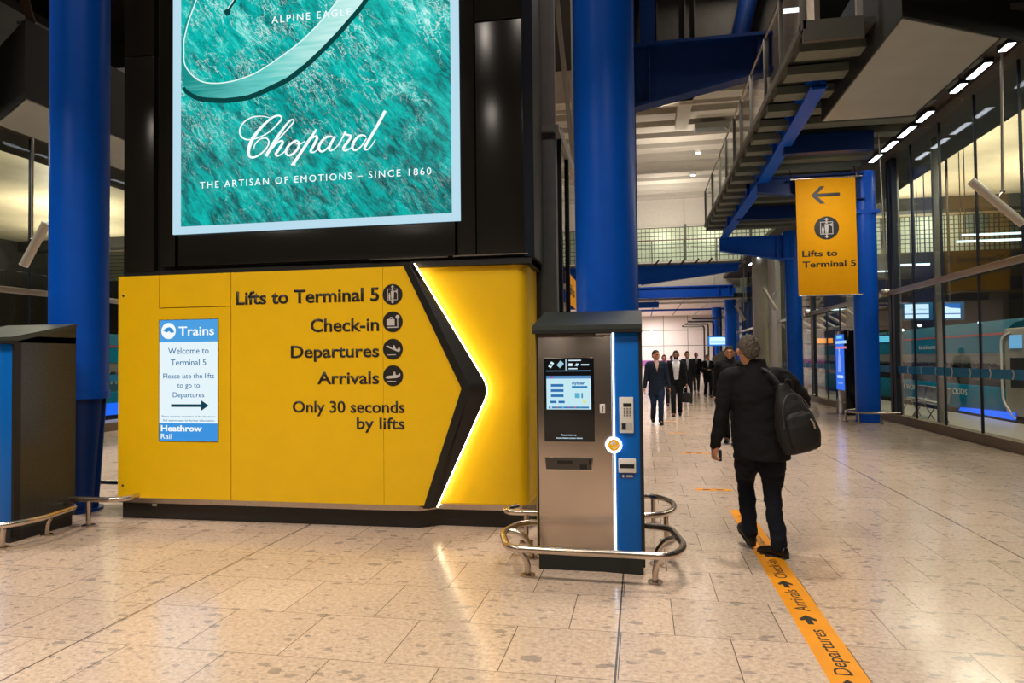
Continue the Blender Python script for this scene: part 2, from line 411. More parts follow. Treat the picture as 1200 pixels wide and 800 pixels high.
# behind the camera, ceiling and end walls
mb = MB(); mb.box(-41, 35, -8.3, -8, -1, 13); struct('wall_back', mb, mat('grey_back_wall', (.16, .15, .14), .6, var=.1))
mb = MB(); mb.box(-41, 35, -8.3, 44, 12.2, 12.4); struct('ceiling', mb, DARKC)
ceil2 = MB()
for k in range(12):
    y = 26.6+k*1.52
    ceil2.box(-12, 6.5, y, y+.82, 11.35, 11.75)
struct('trim_1', ceil2, mat('ceiling_rib_panel', (.55, .49, .41), .6, var=.03))
mb = MB(); mb.box(-12, 6.5, 25.2, 25.9, 11.0, 12.2); mb.box(-12, 6.5, 26.0, 26.15, 10.9, 11.1); struct('trim_2', mb, PALE)
mb = MB(); mb.box(1.55, 2.05, 22.3, 29.2, 11.0, 11.3); struct('trim_3', mb, PALE)
# end wall: panels above, gridded window band, white fascia under it
mb = MB()
for x0, x1 in ((-41, -12), (-12, -8.6), (-8.55, -5.1), (-5.05, -1.6), (-1.55, 2.75), (2.85, 6.8), (6.9, 14), (14.1, 35)):
    mb.box(x0, x1, 43.5, 43.8, 9.75, 12.2)
mb.box(-41, 35, 43.56, 43.9, 9.6, 12.2)
for i in range(12): mb.box(-12+i*1.5, -12+i*1.5+1.47, 43.3, 43.6, 5.8, 7.5)
struct('wall_end', mb, PALE, smooth=False)
mb = MB(); mb.box(-41, -12, 43.5, 43.8, -1, 7.5); mb.box(6.4, 35, 43.5, 43.8, -1, 7.5); struct('wall_platform_end', mb, GREYD)
TRANS = bpy.data.materials.new('translucent_glass_block'); TRANS.use_nodes = True
_nt = TRANS.node_tree; _t = _nt.nodes.new('ShaderNodeBsdfTranslucent'); _t.inputs[0].default_value = (.85, .86, .76, 1)
_nt.links.new(_t.outputs[0], _nt.nodes['Material Output'].inputs[0])
mb = MB(); mb.box(-41, 35, 43.6, 43.62, 7.5, 9.6); wi = struct('window_1', mb, TRANS)
g = MB()
x = -30.
while x < 24: g.box(x, x+.028, 43.5, 43.6, 7.5, 9.6); x += .26
for k in range(9): g.box(-41, 35, 43.5, 43.6, 7.5+k*.26, 7.5+k*.26+.028)
for x in (-12.2, -8.6, -5, -1.6, 2.75, 6.6, 10.5, 14): g.box(x, x+.14, 43.4, 43.6, 7.5, 9.75)
obj('window_grid', g, mat('grid_bars', (.10, .10, .08), .5), wi)
for x in (-1.2, 1.4, 4.3, 8.5, 12.2, 16.5): lamp('window_backlight', (x, 44.35, 9.0), 130, .7, (1, 1, .84), (x, 43.6, 8.7))
mb = MB(); mb.box(-41, 35, 45.2, 45.3, 5, 12); struct('wall_behind_window', mb, WHITE)
# low white hall beyond the blue beam
PINKW = mat('white_hall_panel', (.80, .72, .67), .45, var=.02)
mb = MB()
for i in range(8):
    for j in range(4): mb.box(-8+i*2.0, -8+i*2.0+1.95, 60, 60.3, j*1.3, j*1.3+1.25)
struct('wall_hall', mb, PINKW, smooth=False)
mb = MB(); mb.box(-8.1, 8, 60.06, 60.4, 0, 5.3); struct('wall_hall_backing', mb, GREYM, smooth=False)
mb = MB(); mb.box(-6, 6, 51.6, 51.8, 4.98, 5.1); struct('trim_8', mb, BLUE, smooth=False)
mb = MB(); mb.box(5.8, 5.96, 31.2, 33.2, .2, 6.28); struct('trim_9', mb, mat('pale_grey_column', (.60, .58, .52), .45, var=.05), smooth=False)
mb = MB()
for i in range(7):
    for j in range(2): mb.box(-6+i*1.75, -6+i*1.75+1.66, 43.2+j*8.4, 43.2+j*8.4+8.2, 5.1, 5.2)
struct('ceiling_hall', mb, PINKW, smooth=False)
mb = MB(); mb.box(-8, 6.2, 43, 60, 5.15, 5.4); struct('ceiling_hall_backing', mb, GREYD, smooth=False)
mb = MB(); mb.box(-8.3, -8, 43, 60, 0, 5.4); struct('wall_hall_left', mb, PINKW)
for y in (45.5, 50, 55): lamp('hall_lamp', (-1.2, y, 4.95), 330, 1.2, (1, .95, .93))
lamp('hall_lamp', (1.5, 57, 4.9), 260, 1.0, (1, .93, .9))
mb = MB(); mb.box(.9, 1.0, 59.7, 59.85, 2.9, 4.0); tag(obj('wall_light', mb, TUBE_E), 'bright upright strip light on the far white hall wall', 'light')
mb = MB(); mb.box(-8, 4, 59.8, 59.98, .9, 1.35); tag(obj('sign_strip', mb, mat('purple_strip', (.32, .10, .34), .5)), 'low purple strip along the foot of the far white wall', 'sign')
# deep blue beam closing the tall hall
mb = MB(); mb.box(-12, 5.5, 42.4, 43.0, 5.17, 5.24); mb.box(-12, 5.5, 42.6, 42.8, 5.17, 5.85); mb.box(-12, 5.5, 42.4, 43.0, 5.78, 5.85)
for x in (.0, 4.6, 5.2): mb.box(x, x+.05, 42.42, 42.8, 5.2, 5.8)
struct('trim_4', mb, BLUE)
mb = MB(); mb.box(-12, 1.2, 44.5, 45, 4.75, 5.1); struct('trim_5', mb, BLUE)
# -------------------------------------------------- platform sides
def side(R, n0):
    nm = 'right' if R else 'left'
    far = 60 if R else 43
    mb = MB(); bx(mb, R, 5.9, 6.12, -8, far, 0, .185); k = struct('baseboard_'+nm, mb, KERB, smooth=False)
    mb = MB(); bx(mb, R, 6.1, 8.42, -8, 43.5, -.2, 0); struct('floor_platform_'+nm, mb, CONC)
    mb = MB(); bx(mb, R, 8.42, 8.5, -8, 43.5, -.9, -.005); struct('trim_platform_edge_'+nm, mb, mat('white_edge_line', (.6, .57, .5), .5))
    mb = MB(); bx(mb, R, 8.4, 34, -8, 43.5, -1.2, -1.0); struct('floor_track_'+nm, mb, MATTE)
    mb = MB(); bx(mb, R, 33.4, 33.6, -8, 43.5, -1.2, 10); struct('wall_'+nm, mb, GREYD)
    # bays of glazing
    bays = [(4.0, 17.75, [6.2, 7.7, 9.2, 10.7, 12.2, 13.7, 15.2, 16.7]), (18.1, 25.6, [19.5, 21.0, 22.5, 24.0]),
            (25.95, 33.8, [27.5, 29, 30.5, 32]), (34.2, far-.2, [36, 38, 40, 42])]
    for i, (a, b, ms) in enumerate(bays):
        g = MB(); bx(g, R, 5.99, 6.005, a, b, .17, 6.35); wn = struct('window_%d' % (n0+i), g, GLASS, smooth=False)
        f = MB()
        for y in ms: bx(f, R, 5.975, 6.02, y-.012, y+.012, .17, 6.35)
        bx(f, R, 5.94, 6.06, a-.14, a+.02, .17, 6.35); bx(f, R, 5.94, 6.06, b-.02, b+.14, .17, 6.35)
        obj('window_frame', f, mat('window_frame_dark', (.008, .014, .03), .5), wn, smooth=False)
        f = MB(); bx(f, R, 5.982, 5.99, a, b, 1.17, 1.335); bd = obj('blue_band', f, BAND, wn, smooth=False)
        ch = MB(); y = a+.35; Mx = frame_side(xm(5.981, R), -1 if R else 1)
        while y < b-.2:
            s = -1 if (R and y > 15) else 1; u = -y if R else y
            ribbon(ch, [(u-.02*s, 1.172, .022), (u+.02*s, 1.225, .026), (u+.02*s, 1.28, .026), (u-.02*s, 1.333, .022)], Mx, .002); y += .75
        obj('chevron_mark', ch, mat('pale_film', (.7, .62, .62), .5), bd, smooth=False)
        t = MB(); bx(t, R, 5.86, 5.93, a-.25, b+.25, 3.02, 3.14, bev=.012); obj('transom_rail', t, mat('dull_aluminium', (.34, .31, .27), .4, .6), wn)
        t = MB()
        for y in (a-.2, b+.2): bx(t, R, 5.70, 5.95, y-.05, y+.05, 3.0, 3.16, bev=.01)
        obj('rail_clamp', t, STEEL, wn)
    # dark canopy edge and bright ceiling over the tracks
    mb = MB(); bx(mb, R, 6.06, 7.35, 4, 43, 6.3, 6.5); struct('ceiling_canopy_'+nm, mb, SOFF)
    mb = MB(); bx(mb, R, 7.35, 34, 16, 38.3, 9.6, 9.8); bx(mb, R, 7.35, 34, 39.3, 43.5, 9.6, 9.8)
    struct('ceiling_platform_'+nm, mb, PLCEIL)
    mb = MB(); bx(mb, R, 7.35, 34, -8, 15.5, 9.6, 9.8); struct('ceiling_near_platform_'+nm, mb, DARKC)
    mb = MB(); bx(mb, R, 6.2, 34, 38.3, 39.3, 8.95, 9.8); bx(mb, R, 6.2, 34, 15.5, 16, 9.2, 9.8); struct('trim_platform_beam_'+nm, mb, GREYD)
    for x, y, p in (((13, 21, 420), (11, 28, 420), (18, 32, 650), (12, 36, 380), (14, 41.5, 260)) if R else ((14, 22, 300), (22, 30, 600), (26, 35, 420), (24, 41.5, 260))):
        lamp('added_platform_uplight', (xm(x, R), y, 6.0), p, 1.2, (1, .89, .68), (xm(x, R), y, 10))  # added without fittings, to brighten the ceiling over the tracks
    for y in (10, 14, 18, 22, 27): lamp('platform_lamp', (xm(7.5, R), y, 6.1), 110, 1.8, (1, .90, .74))
    return bays
side(True, 2); side(False, 6)
# brown soffit, strip lights and landing boxes on both sides
def landing(R):
    nm = 'right' if R else 'left'
    P = [(3.36, 9.5), (5.9, 10.97), (5.9, 11.02), (4.96, 10.46), (4.96, 13.5), (3.36, 13.5)]
    P = [(xm(a, R), b) for a, b in P]
    mb = MB(); mb.prism(P, Matrix.Translation((0, 0, 5.93)), 1.3); bxo = struct('ceiling_landing_'+nm, mb, mat('landing_black_grey', (.011, .011, .0105), .55, var=.1), smooth=False)
    Q = [(xm(a, R), b) for a, b in ((3.38, 9.55), (4.9, 10.43), (4.9, 13.47), (3.38, 13.47))]
    mb = MB(); mb.prism(Q, Matrix.Translation((0, 0, 5.91)), .02); obj('underside_panel', mb, BEIGE, bxo, smooth=False)
    mb = MB(); bx(mb, R, 4.97, 6.06, 11.1, 18, 6.28, 6.45); bx(mb, R, 5.64, 5.70, 11.1, 18, 6.2, 6.3); struct('ceiling_soffit_'+nm, mb, SOFF)
    mb = MB(); bx(mb, R, 4.97, 6.06, 18, 43, 6.28, 6.45); struct('ceiling_aisle_'+nm, mb, SOFF)
landing(True); landing(False)
tubes = [(17.05, 17.70), (16.05, 16.82), (15.05, 15.82), (14.2, 14.82), (12.85, 13.3), (12.0, 12.68), (11.3, 11.62)]
ordn = ['first', 'second', 'third', 'fourth', 'fifth', 'sixth', 'seventh']
for R in (True, False):
    for i, (a, b) in enumerate(tubes):
        if not R and i not in (1, 2, 3, 4, 5): continue
        mb = MB(); bx(mb, R, 5.42, 5.56, a, b, 6.2, 6.279)
        t = obj('strip_light', mb, MATTE, loc=(xm(5.49, R), (a+b)/2, 6.2))
        tag(t, 'slim white strip light, %s from the %s' % (ordn[i], 'far blue column in the right soffit' if R else 'far end of the left soffit'), 'light', 'strip lights in the soffit')
        mb = MB(); bx(mb, R, 5.435, 5.545, a+.02, b-.02, 6.19, 6.2); obj('diffuser', mb, emis('strip_diffuser', '#eef3ff', 6.0), t, smooth=False)
for i, y in enumerate((12.4, 13.9, 15.4, 16.9)):
    mb = MB(); mb.tube([(5.82+.07*math.cos(2*PI*k/20), y+.07*math.sin(2*PI*k/20), 6.275) for k in range(20)], .012, 8, True)
    tag(obj('downlight_ring', mb, mat('brown_ring', (.25, .19, .12), .4)), 'small unlit ring downlight, %s from the glass corner, beside the strip lights' % ordn[i], 'light', 'ring downlights in the soffit')
# lit strips further down the aisle
for i, y in enumerate((27.5, 29.0, 30.6, 33.5, 35.5)):
    mb = MB(); mb.box(5.42, 5.56, y, y+1.0, 6.2, 6.28); t = obj('strip_light', mb, MATTE)
    tag(t, 'far strip light over the right aisle, %s beyond the blue bracket' % ordn[i], 'light', 'strip lights over the far aisle')
    mb = MB(); mb.box(5.43, 5.55, y+.02, y+.98, 6.19, 6.2); obj('diffuser', mb, emis('strip_diffuser', '#eef3ff', 6.0), t, smooth=False)
# -------------------------------------------------- walkway on the right with brackets and balustrade
mb = MB(); mb.box(2.4, 5.4, 10.5, 25.9, 6.33, 6.42); wk = struct('ceiling_walkway', mb, GREYD, smooth=False)
mb = MB(); y = 10.9
while y < 25.6: mb.box(2.42, 5.3, y, y+.34, 6.16, 6.3); y += .86
obj('soffit_slats', mb, mat('greenish_slat', (.13, .15, .125), .5, var=.05), wk, smooth=False)
mb = MB(); mb.box(2.38, 3.2, 10.44, 10.52, 6.12, 6.42); mb.box(2.36, 2.42, 10.44, 25.9, 6.3, 6.42); obj('edge_plate', mb, mat('edge_brown_grey', (.06, .056, .045), .5), wk, smooth=False)
P = [(12.2, 6.3), (12.2, 6.12), (13.5, 6.02), (17.5, 5.86), (25.8, 5.86), (25.8, 6.3)]
mb = MB(); mb.prism([(y, z) for y, z in P], frame_side(2.99, 1), .03)
for (a, b), (c, d) in zip(P[1:4], P[2:5]):
    m2 = bmesh.new(); vs = [m2.verts.new(v) for v in ((2.88, a, b-.03), (3.14, a, b-.03), (3.14, c, d-.03), (2.88, c, d-.03), (2.88, a, b), (3.14, a, b), (3.14, c, d), (2.88, c, d))]
    for f in ((0, 1, 2, 3), (4, 5, 6, 7), (0, 1, 5, 4), (1, 2, 6, 5), (2, 3, 7, 6), (3, 0, 4, 7)): m2.faces.new([vs[q] for q in f])
    mb.merge(m2)
mb.box(2.88, 3.14, 12.2, 25.8, 6.28, 6.32)
for y in (12.2, 14, 15.7, 19.5, 21.6, 23.7): mb.box(2.9, 3.12, y, y+.03, 5.92 if y > 15 else 6.05, 6.3)
obj('edge_beam', mb, BLUE, wk, smooth=False)
def bracket(y, x0, x1, zt, za, zb):
    mb = MB(); mb.prism([(x0, zt), (x0, za), (x1-.45, zb), (x1, zb-.03), (x1, zt)], frame_front(y), .04)
    mb.box(x0, x1, y-.16, y+.12, zt-.03, zt+.01)
    n = 6
    m2 = bmesh.new(); q = [(x0, za), (x1-.45, zb), (x1, zb-.03)]
    for (a, b), (c, d) in zip(q, q[1:]):
        vs = [m2.verts.new(v) for v in ((a, y-.16, b-.03), (c, y-.16, d-.03), (c, y+.12, d-.03), (a, y+.12, b-.03), (a, y-.16, b), (c, y-.16, d), (c, y+.12, d), (a, y+.12, b))]
        for f in ((0, 1, 2, 3), (4, 5, 6, 7), (0, 1, 5, 4), (1, 2, 6, 5), (2, 3, 7, 6), (3, 0, 4, 7)): m2.faces.new([vs[k] for k in f])
    mb.merge(m2); mb.box(x1-.5, x1-.45, y-.15, y+.1, zb, zt)
    return mb
obj('bracket_arm', bracket(25.8, 2.88, 5.3, 5.86, 5.42, 5.06), BLUE, wk, smooth=False)
obj('bracket_arm', bracket(17.7, 2.88, 5.3, 5.94, 5.62, 5.36), NAVY, wk, smooth=False)
for y in (15.0, 22.0):
    mb = MB(); mb.box(3.0, 4.72, y, y+.22, 5.78, 6.16); obj('cross_beam', mb, NAVY, wk, smooth=False)
ys = [10.55, 12.05, 13.5, 15.2, 16.7, 17.9, 19.5, 21.1, 23.2, 25.6]
bal = thing('glass_balustrade', 'glass balustrade with grey posts along the edge of the blue walkway', 'balustrade', (2.4, 18, 6.42))
for i, y in enumerate(ys):
    mb = MB(); r = .045 if i == 0 else .028
    mb.box(2.36, 2.36+2*r, y-r, y+r, 6.3, 9.2 if i == 0 else 7.55, bev=.006); obj('post', mb, mat('post_dull_grey', (.13, .125, .11), .45), bal)
    if i: mb = MB(); mb.box(2.40, 2.41, ys[i-1]+.05, y-.05, 6.45, 7.45); obj('pane', mb, BGLASS, bal, smooth=False)
mb = MB(); mb.tube([(2.39, 10.5, 7.55), (2.39, 25.6, 7.55)], .025); obj('handrail', mb, STEEL, bal)
mb = MB(); mb.box(3.12, 3.2, 10.5, 10.58, 6.42, 9.2); obj('post', mb, GREYM, bal)
mb = MB(); mb.box(2.46, 3.1, 10.53, 10.54, 6.45, 9.2); obj('pane', mb, BGLASS, bal, smooth=False)
mb = MB(); mb.box(3.3, 3.4, 13.6, 25, 6.42, 9.6); struct('wall_walkway', mb, mat('rosy_panel', (.42, .33, .28), .5, var=.15, vscale=1.5))
lamp('added_walkway_fill', (2.9, 17, 12.1), 90, .4, WARM)  # added above the view, only to light the rosy wall
mb = MB(); mb.box(2.75, 3.15, 13.55, 13.6, 8.05, 8.12); tag(obj('wall_light', mb, TUBE_E), 'small bright strip light behind the top walkway glass', 'light')
lamp('added_sign_fill', (4.3, 15.45, 5.75), 16, .3, NEUT, (4.39, 17.4, 4.1), spread=math.radians(120))  # added fill with no fitting, brightens the orange banner
# far bridge across the hall
mb = MB(); mb.box(-12, 4.9, 33.7, 36, 5.98, 6.1); br = struct('ceiling_bridge', mb, GREYM, smooth=False)
mb = MB(); mb.prism([(-4, 5.98), (-4, 5.1), (.1, 5.1), (4.6, 5.66), (4.6, 5.98)], frame_front(33.75), .05)
mb.box(-12, 4.7, 33.6, 33.9, 5.93, 5.98); m2 = bmesh.new()
vs = [m2.verts.new(v) for v in ((.1, 33.55, 5.06), (4.6, 33.55, 5.62), (4.6, 33.9, 5.62), (.1, 33.9, 5.06), (.1, 33.55, 5.1), (4.6, 33.55, 5.66), (4.6, 33.9, 5.66), (.1, 33.9, 5.1))]
for f in ((0, 1, 2, 3), (4, 5, 6, 7), (0, 1, 5, 4), (1, 2, 6, 5), (2, 3, 7, 6), (3, 0, 4, 7)): m2.faces.new([vs[k] for k in f])
mb.merge(m2); obj('haunch_beam', mb, BLUE, br, smooth=False)
bb = thing('glass_balustrade', 'steel and glass balustrade on the far bridge before the gridded window', 'balustrade', (0, 33.75, 6.1))
xs = [-2.4, -.9, .6, 2.1, 3.6, 4.7]
for i, x in enumerate(xs):
    mb = MB(); mb.box(x, x+.05, 33.72, 33.78, 5.95, 7.2); obj('post', mb, GREYM, bb)
for x in (.75, 1.35, 1.95, 2.6, 3.2):
    mb = MB(); mb.tube([(x, 33.6, 6.0), (x+.2, 33.7, 6.25)], .04); obj('foot_bracket', mb, GREYD, bb)
mb = MB(); mb.tube([(-2.4, 33.75, 7.2), (4.75, 33.75, 7.2)], .03); mb.tube([(-2.4, 33.75, 6.85), (4.75, 33.75, 6.85)], .015); obj('handrail', mb, STEEL, bb)
mb = MB(); mb.box(-2.4, 4.7, 33.74, 33.75, 6.15, 7.1); obj('pane', mb, BGLASS, bb, smooth=False)
# great haunched beam high over the hall with dark panels above it
mb = MB(); mb.prism([(-.3, 9.5), (-.3, 7.96), (3.6, 8.74), (4.6, 8.85), (4.6, 9.5)], frame_front(17.8), .06)
m2 = bmesh.new()
vs = [m2.verts.new(v) for v in ((-.3, 17.55, 7.86), (4.6, 17.55, 8.84), (4.6, 18, 8.84), (-.3, 18, 7.86), (-.3, 17.55, 7.94), (4.6, 17.55, 8.92), (4.6, 18, 8.92), (-.3, 18, 7.94))]
for f in ((0, 1, 2, 3), (4, 5, 6, 7), (0, 1, 5, 4), (1, 2, 6, 5), (2, 3, 7, 6), (3, 0, 4, 7)): m2.faces.new([vs[k] for k in f])
mb.merge(m2); mb.box(-.3, 4.6, 17.55, 18, 9.46, 9.54)
for x in (.32, 2.95): mb.box(x, x+.05, 17.6, 17.75, 8.0 if x < 1 else 8.65, 9.5)
mb.cyl((-.3, 17.8, 0), (-.3, 17.8, 12.2), .285, seg=40); struct('trim_6', mb, NAVY)
mb = MB(); mb.box(-.3, 3.6, 18.3, 18.4, 9.5, 12.2)
for x in (.55, 1.25, 1.5): mb.box(x, x+.05, 18.2, 18.3, 9.5, 12.2)
struct('wall_upper', mb, mat('brown_grey_panel', (.07, .062, .05), .6, var=.1), smooth=False)
mb = MB(); mb.box(.12, .5, 17.7, 18.1, 9.5, 12.2); mb.cyl((2.55, 17.8, 9.5), (3.2, 17.8, 12.2), .22); mb.box(-.8, 3.3, 17.5, 18.1, 11.5, 12.2); struct('trim_7', mb, NAVY, smooth=False)
for i, (x, y) in enumerate(((2.85, 29.7), (2.84, 33.5), (2.9, 37.55))):
    mb = MB(); mb.cyl((x, y, 11.22), (x, y, 11.35), .16); t = obj('downlight', mb, WHITE)
    tag(t, 'round bright downlight under the ribbed ceiling, %s from the beam' % ordn[i], 'light', 'downlights under the ribbed ceiling')
    mb = MB(); mb.cyl((x, y, 11.2), (x, y, 11.22), .13); obj('diffuser', mb, emis('downlight_disc', '#f6f6ff', 8), t)
    lamp('downlight_beam', (x, y, 11.15), 14, .25, NEUT)
mb = MB(); mb.box(2.35, 4.2, 28.9, 29.6, 10.95, 11.15); mb.cyl((2.6, 29.2, 11.1), (2.6, 29.2, 12.2), .02); mb.cyl((3.9, 29.2, 11.1), (3.9, 29.2, 12.2), .02); mb.tube([(3.5, 29, 10.95), (4.1, 29, 10.5)], .03)
for k in range(6): mb.box(2.38, 4.17, 28.93+k*.11, 28.97+k*.11, 10.92, 10.96)
tag(obj('vent_unit', mb, mat('galvanised', (.33, .33, .31), .4, .4)), 'grey slatted vent unit hung under the ribbed ceiling', 'vent')
lamp('added_rib_wash', (1.5, 31, 8.6), 130, 1.5, (1, .92, .82), (1.5, 33, 12))  # both washes are added in mid-air to brighten ribs and end wall
lamp('added_rib_wash', (1.5, 38, 8.6), 260, 1.5, (1, .93, .84), (1.5, 43, 11))
# ================================================================ COLUMNS
def column(x, y, z1, r, label, mt=BLUE, taper=False):
    t = thing('column', label, 'column', (x, y, 0))
    mb = MB()
    if taper:
        mb.cyl((x, y, 1.28), (x, y, z1), r, seg=64); obj('shaft', mb, mt, t)
        mb = MB(); mb.cyl((x, y, 1.22), (x, y, 1.30), r+.012, seg=64); obj('collar', mb, mt, t)
        mb = MB(); mb.loft([((x, y, 0), (0, 0, 1), .17, .17, (1, 0, 0)), ((x, y, 1.24), (0, 0, 1), r*.93, r*.93, (1, 0, 0))], seg=12)
        for k in range(4):
            a = k*PI/2+.35; M = Matrix.Translation((x, y, 0)) @ Matrix.Rotation(a, 4, 'Z')
            mb.prism([(.12, 0), (.20, 0), (r*.97, 1.23), (.12, 1.23)], M @ Matrix(((1, 0, 0, 0), (0, 0, -1, .01), (0, 1, 0, 0), (0, 0, 0, 1))), .02)
        obj('tapered_foot', mb, NAVY, t)
        mb = MB(); mb.cyl((x, y, 0), (x, y, .03), .24, seg=32); obj('base_plate', mb, NAVY, t)
    else:
        mb.cyl((x, y, 0), (x, y, z1), r, seg=64); obj('shaft', mb, mt, t)
        mb = MB(); mb.cyl((x, y, 0), (x, y, .05), r+.02, seg=48); obj('base_plate', mb, mt, t)
    return t
column(-6.06, 6.6, 11.4, .288, 'blue round column with tapered foot left of the yellow wall', taper=True)
column(-.305, 6.6, 11.4, .288, 'tall blue round column rising behind the lit ticket machine', taper=True)
for y, l in ((17.9, 'blue column beside the orange hanging sign, with a bumper rail'), (25.8, 'blue column behind the hanging sign, second along the glass wall')):
    t = column(5.36, y, 6.0, .27, l)
    mb = MB(); mb.box(5.02, 5.45, y-.22, y+.1, 5.05, 5.98, bev=.01); mb.box(4.95, 5.64, y-.3, y+.3, 4.98, 5.05); obj('cap_bracket', mb, BLUE, t)
column(5.6, 34.0, 6.28, .36, 'pale grey round column just right of the walking man\'s head', mat('pale_grey_column', (.60, .58, .52), .45, var=.05))
t = column(5.5, 44.2, 5.9, .34, 'farthest tall blue column, under the end of the blue beam')
column(5.4, 51.0, 5.1, .34, 'blue column inside the white hall beyond the beam')
def bumper(pts, legs, name, label, r=.026):
    z = max(p[2] for p in pts)
    cx = sum(p[0] for p in pts)/len(pts); cy = sum(p[1] for p in pts)/len(pts)
    t = thing('bumper_rail', label, 'rail', (cx, cy, 0), None)
    mb = MB(); mb.tube(fillet(pts, .14), r, 14); obj('rail_tube', mb, STEEL, t)
    for (x, y) in legs:
        mb = MB(); mb.tube([(x, y, 0), (x, y, z-.01)], r*.85, 12); obj('leg', mb, STEEL, t)
        mb = MB(); mb.cyl((x, y, 0), (x, y, .012), .062, seg=20); obj('foot_flange', mb, STEEL, t)
    return t
Z = .262
bumper([(-1.12, 6.22, Z), (-1.21, 6.06, Z), (-1.14, 5.98, Z), (.02, 6.0, Z)] + [(.02+.26*math.sin(a*PI/12), 6.42-.42*math.cos(a*PI/12), Z) for a in range(1, 12)] + [(-.1, 6.86, Z), (-.8, 6.86, Z)],
       [(-1.0, 5.985), (.2, 6.2), (.1, 6.8), (-.75, 6.86)], 'b', 'curved steel bumper rail around the blue column behind the ticket machine')
bumper([(-5.02, 6.22, Z), (-5.0, 6.12, Z), (-5.1, 5.98, Z), (-6.4, 6.0, Z)] + [(-6.4-.26*math.sin(a*PI/12), 6.42-.42*math.cos(a*PI/12), Z) for a in range(1, 12)] + [(-6.3, 6.86, Z), (-5.45, 6.86, Z)],
       [(-5.38, 5.985), (-6.62, 6.2), (-5.55, 6.86)], 'b', 'curved steel bumper rail around the blue column beside the yellow wall')
bumper([(5.36+.52*math.cos(a*PI/12+PI/2), 17.9+.52*math.sin(a*PI/12+PI/2)-.12, Z) for a in range(0, 13)] + [(5.86, 17.27, Z)],
       [(5.0, 17.4), (5.45, 17.27), (4.85, 17.9)], 'b', 'curved steel bumper rail around the blue column by the glass')
bumper([(5.36+.52*math.cos(a*PI/12+PI/2), 25.8+.52*math.sin(a*PI/12+PI/2)-.12, Z) for a in range(0, 13)] + [(5.86, 25.17, Z)],
       [(5.0, 25.3), (5.45, 25.17)], 'b', 'bumper rail around the second blue column, beyond the walking man')
# ================================================================ ADVERTISING TOWER
tw = thing('advertising_tower', 'tall black advertising tower with a backlit teal poster above the yellow wall', 'advertising tower', (-3.2, 7.6, 2.5))
mb = MB(); mb.box(-5.3, -1.0, 6.48, 7.1, 2.50, 9.2); obj('tower_core', mb, MATTE, tw, smooth=False)
mb = MB(); mb.box(-5.35, -4.995, 6.41, 6.5, 2.555, 4.84, bev=.006); mb.box(-5.35, -4.995, 6.41, 6.5, 4.852, 9.2, bev=.006); obj('left_panel', mb, BLACK, tw)
mb = MB(); mb.box(-4.93, -4.70, 6.41, 6.5, 2.6, 9.2, bev=.006); mb.box(-1.74, -1.53, 6.41, 6.5, 2.6, 9.2, bev=.006); mb.box(-4.75, -1.7, 6.41, 6.5, 2.6, 2.95, bev=.006); obj('poster_surround', mb, BLACK, tw)
mb = MB(); mb.box(-1.52, -1.06, 6.41, 6.5, 2.6, 4.84, bev=.006); mb.box(-1.52, -1.06, 6.41, 6.5, 4.852, 9.2, bev=.006); obj('right_panel', mb, BLACK, tw)
mb = MB(); mb.prism([(-1.06, 6.41), (-.975, 6.5), (-.975, 7.1), (-1.06, 7.1)], Matrix.Translation((0, 0, 2.57)), 6.6); obj('corner_cladding', mb, mat('dark_grey_edge', (.03, .032, .03), .35), tw, smooth=False)
mb = MB(); mb.box(-1.75, -1.02, 6.385, 6.41, 2.585, 2.597); mb.box(-2.6, -1.8, 6.385, 6.41, 2.583, 2.593); obj('painted_led_glint', mb, STEEL, tw, smooth=False)  # LED reflection along the tower foot, put in as bright steel strips
fr = MB(); fr.box(-4.757, -4.668, 6.392, 6.42, 2.93, 8.0); fr.box(-1.757, -1.675, 6.392, 6.42, 2.93, 8.0); fr.box(-4.757, -1.675, 6.392, 6.42, 2.93, 3.008)
obj('lightbox_frame', fr, emis('lightbox_edge', '#bfe3f4', .95), tw, smooth=False)
mb = MB(); mb.box(-4.668, -1.757, 6.40, 6.42, 3.0, 8.0); po = place('poster', mb.mesh('poster'), rock_mat(), tw); po.data.transform(Matrix.Translation((3.2, -.0, 0)))
po.location = (-3.2, 0, 0)
FP = frame_front(6.398)
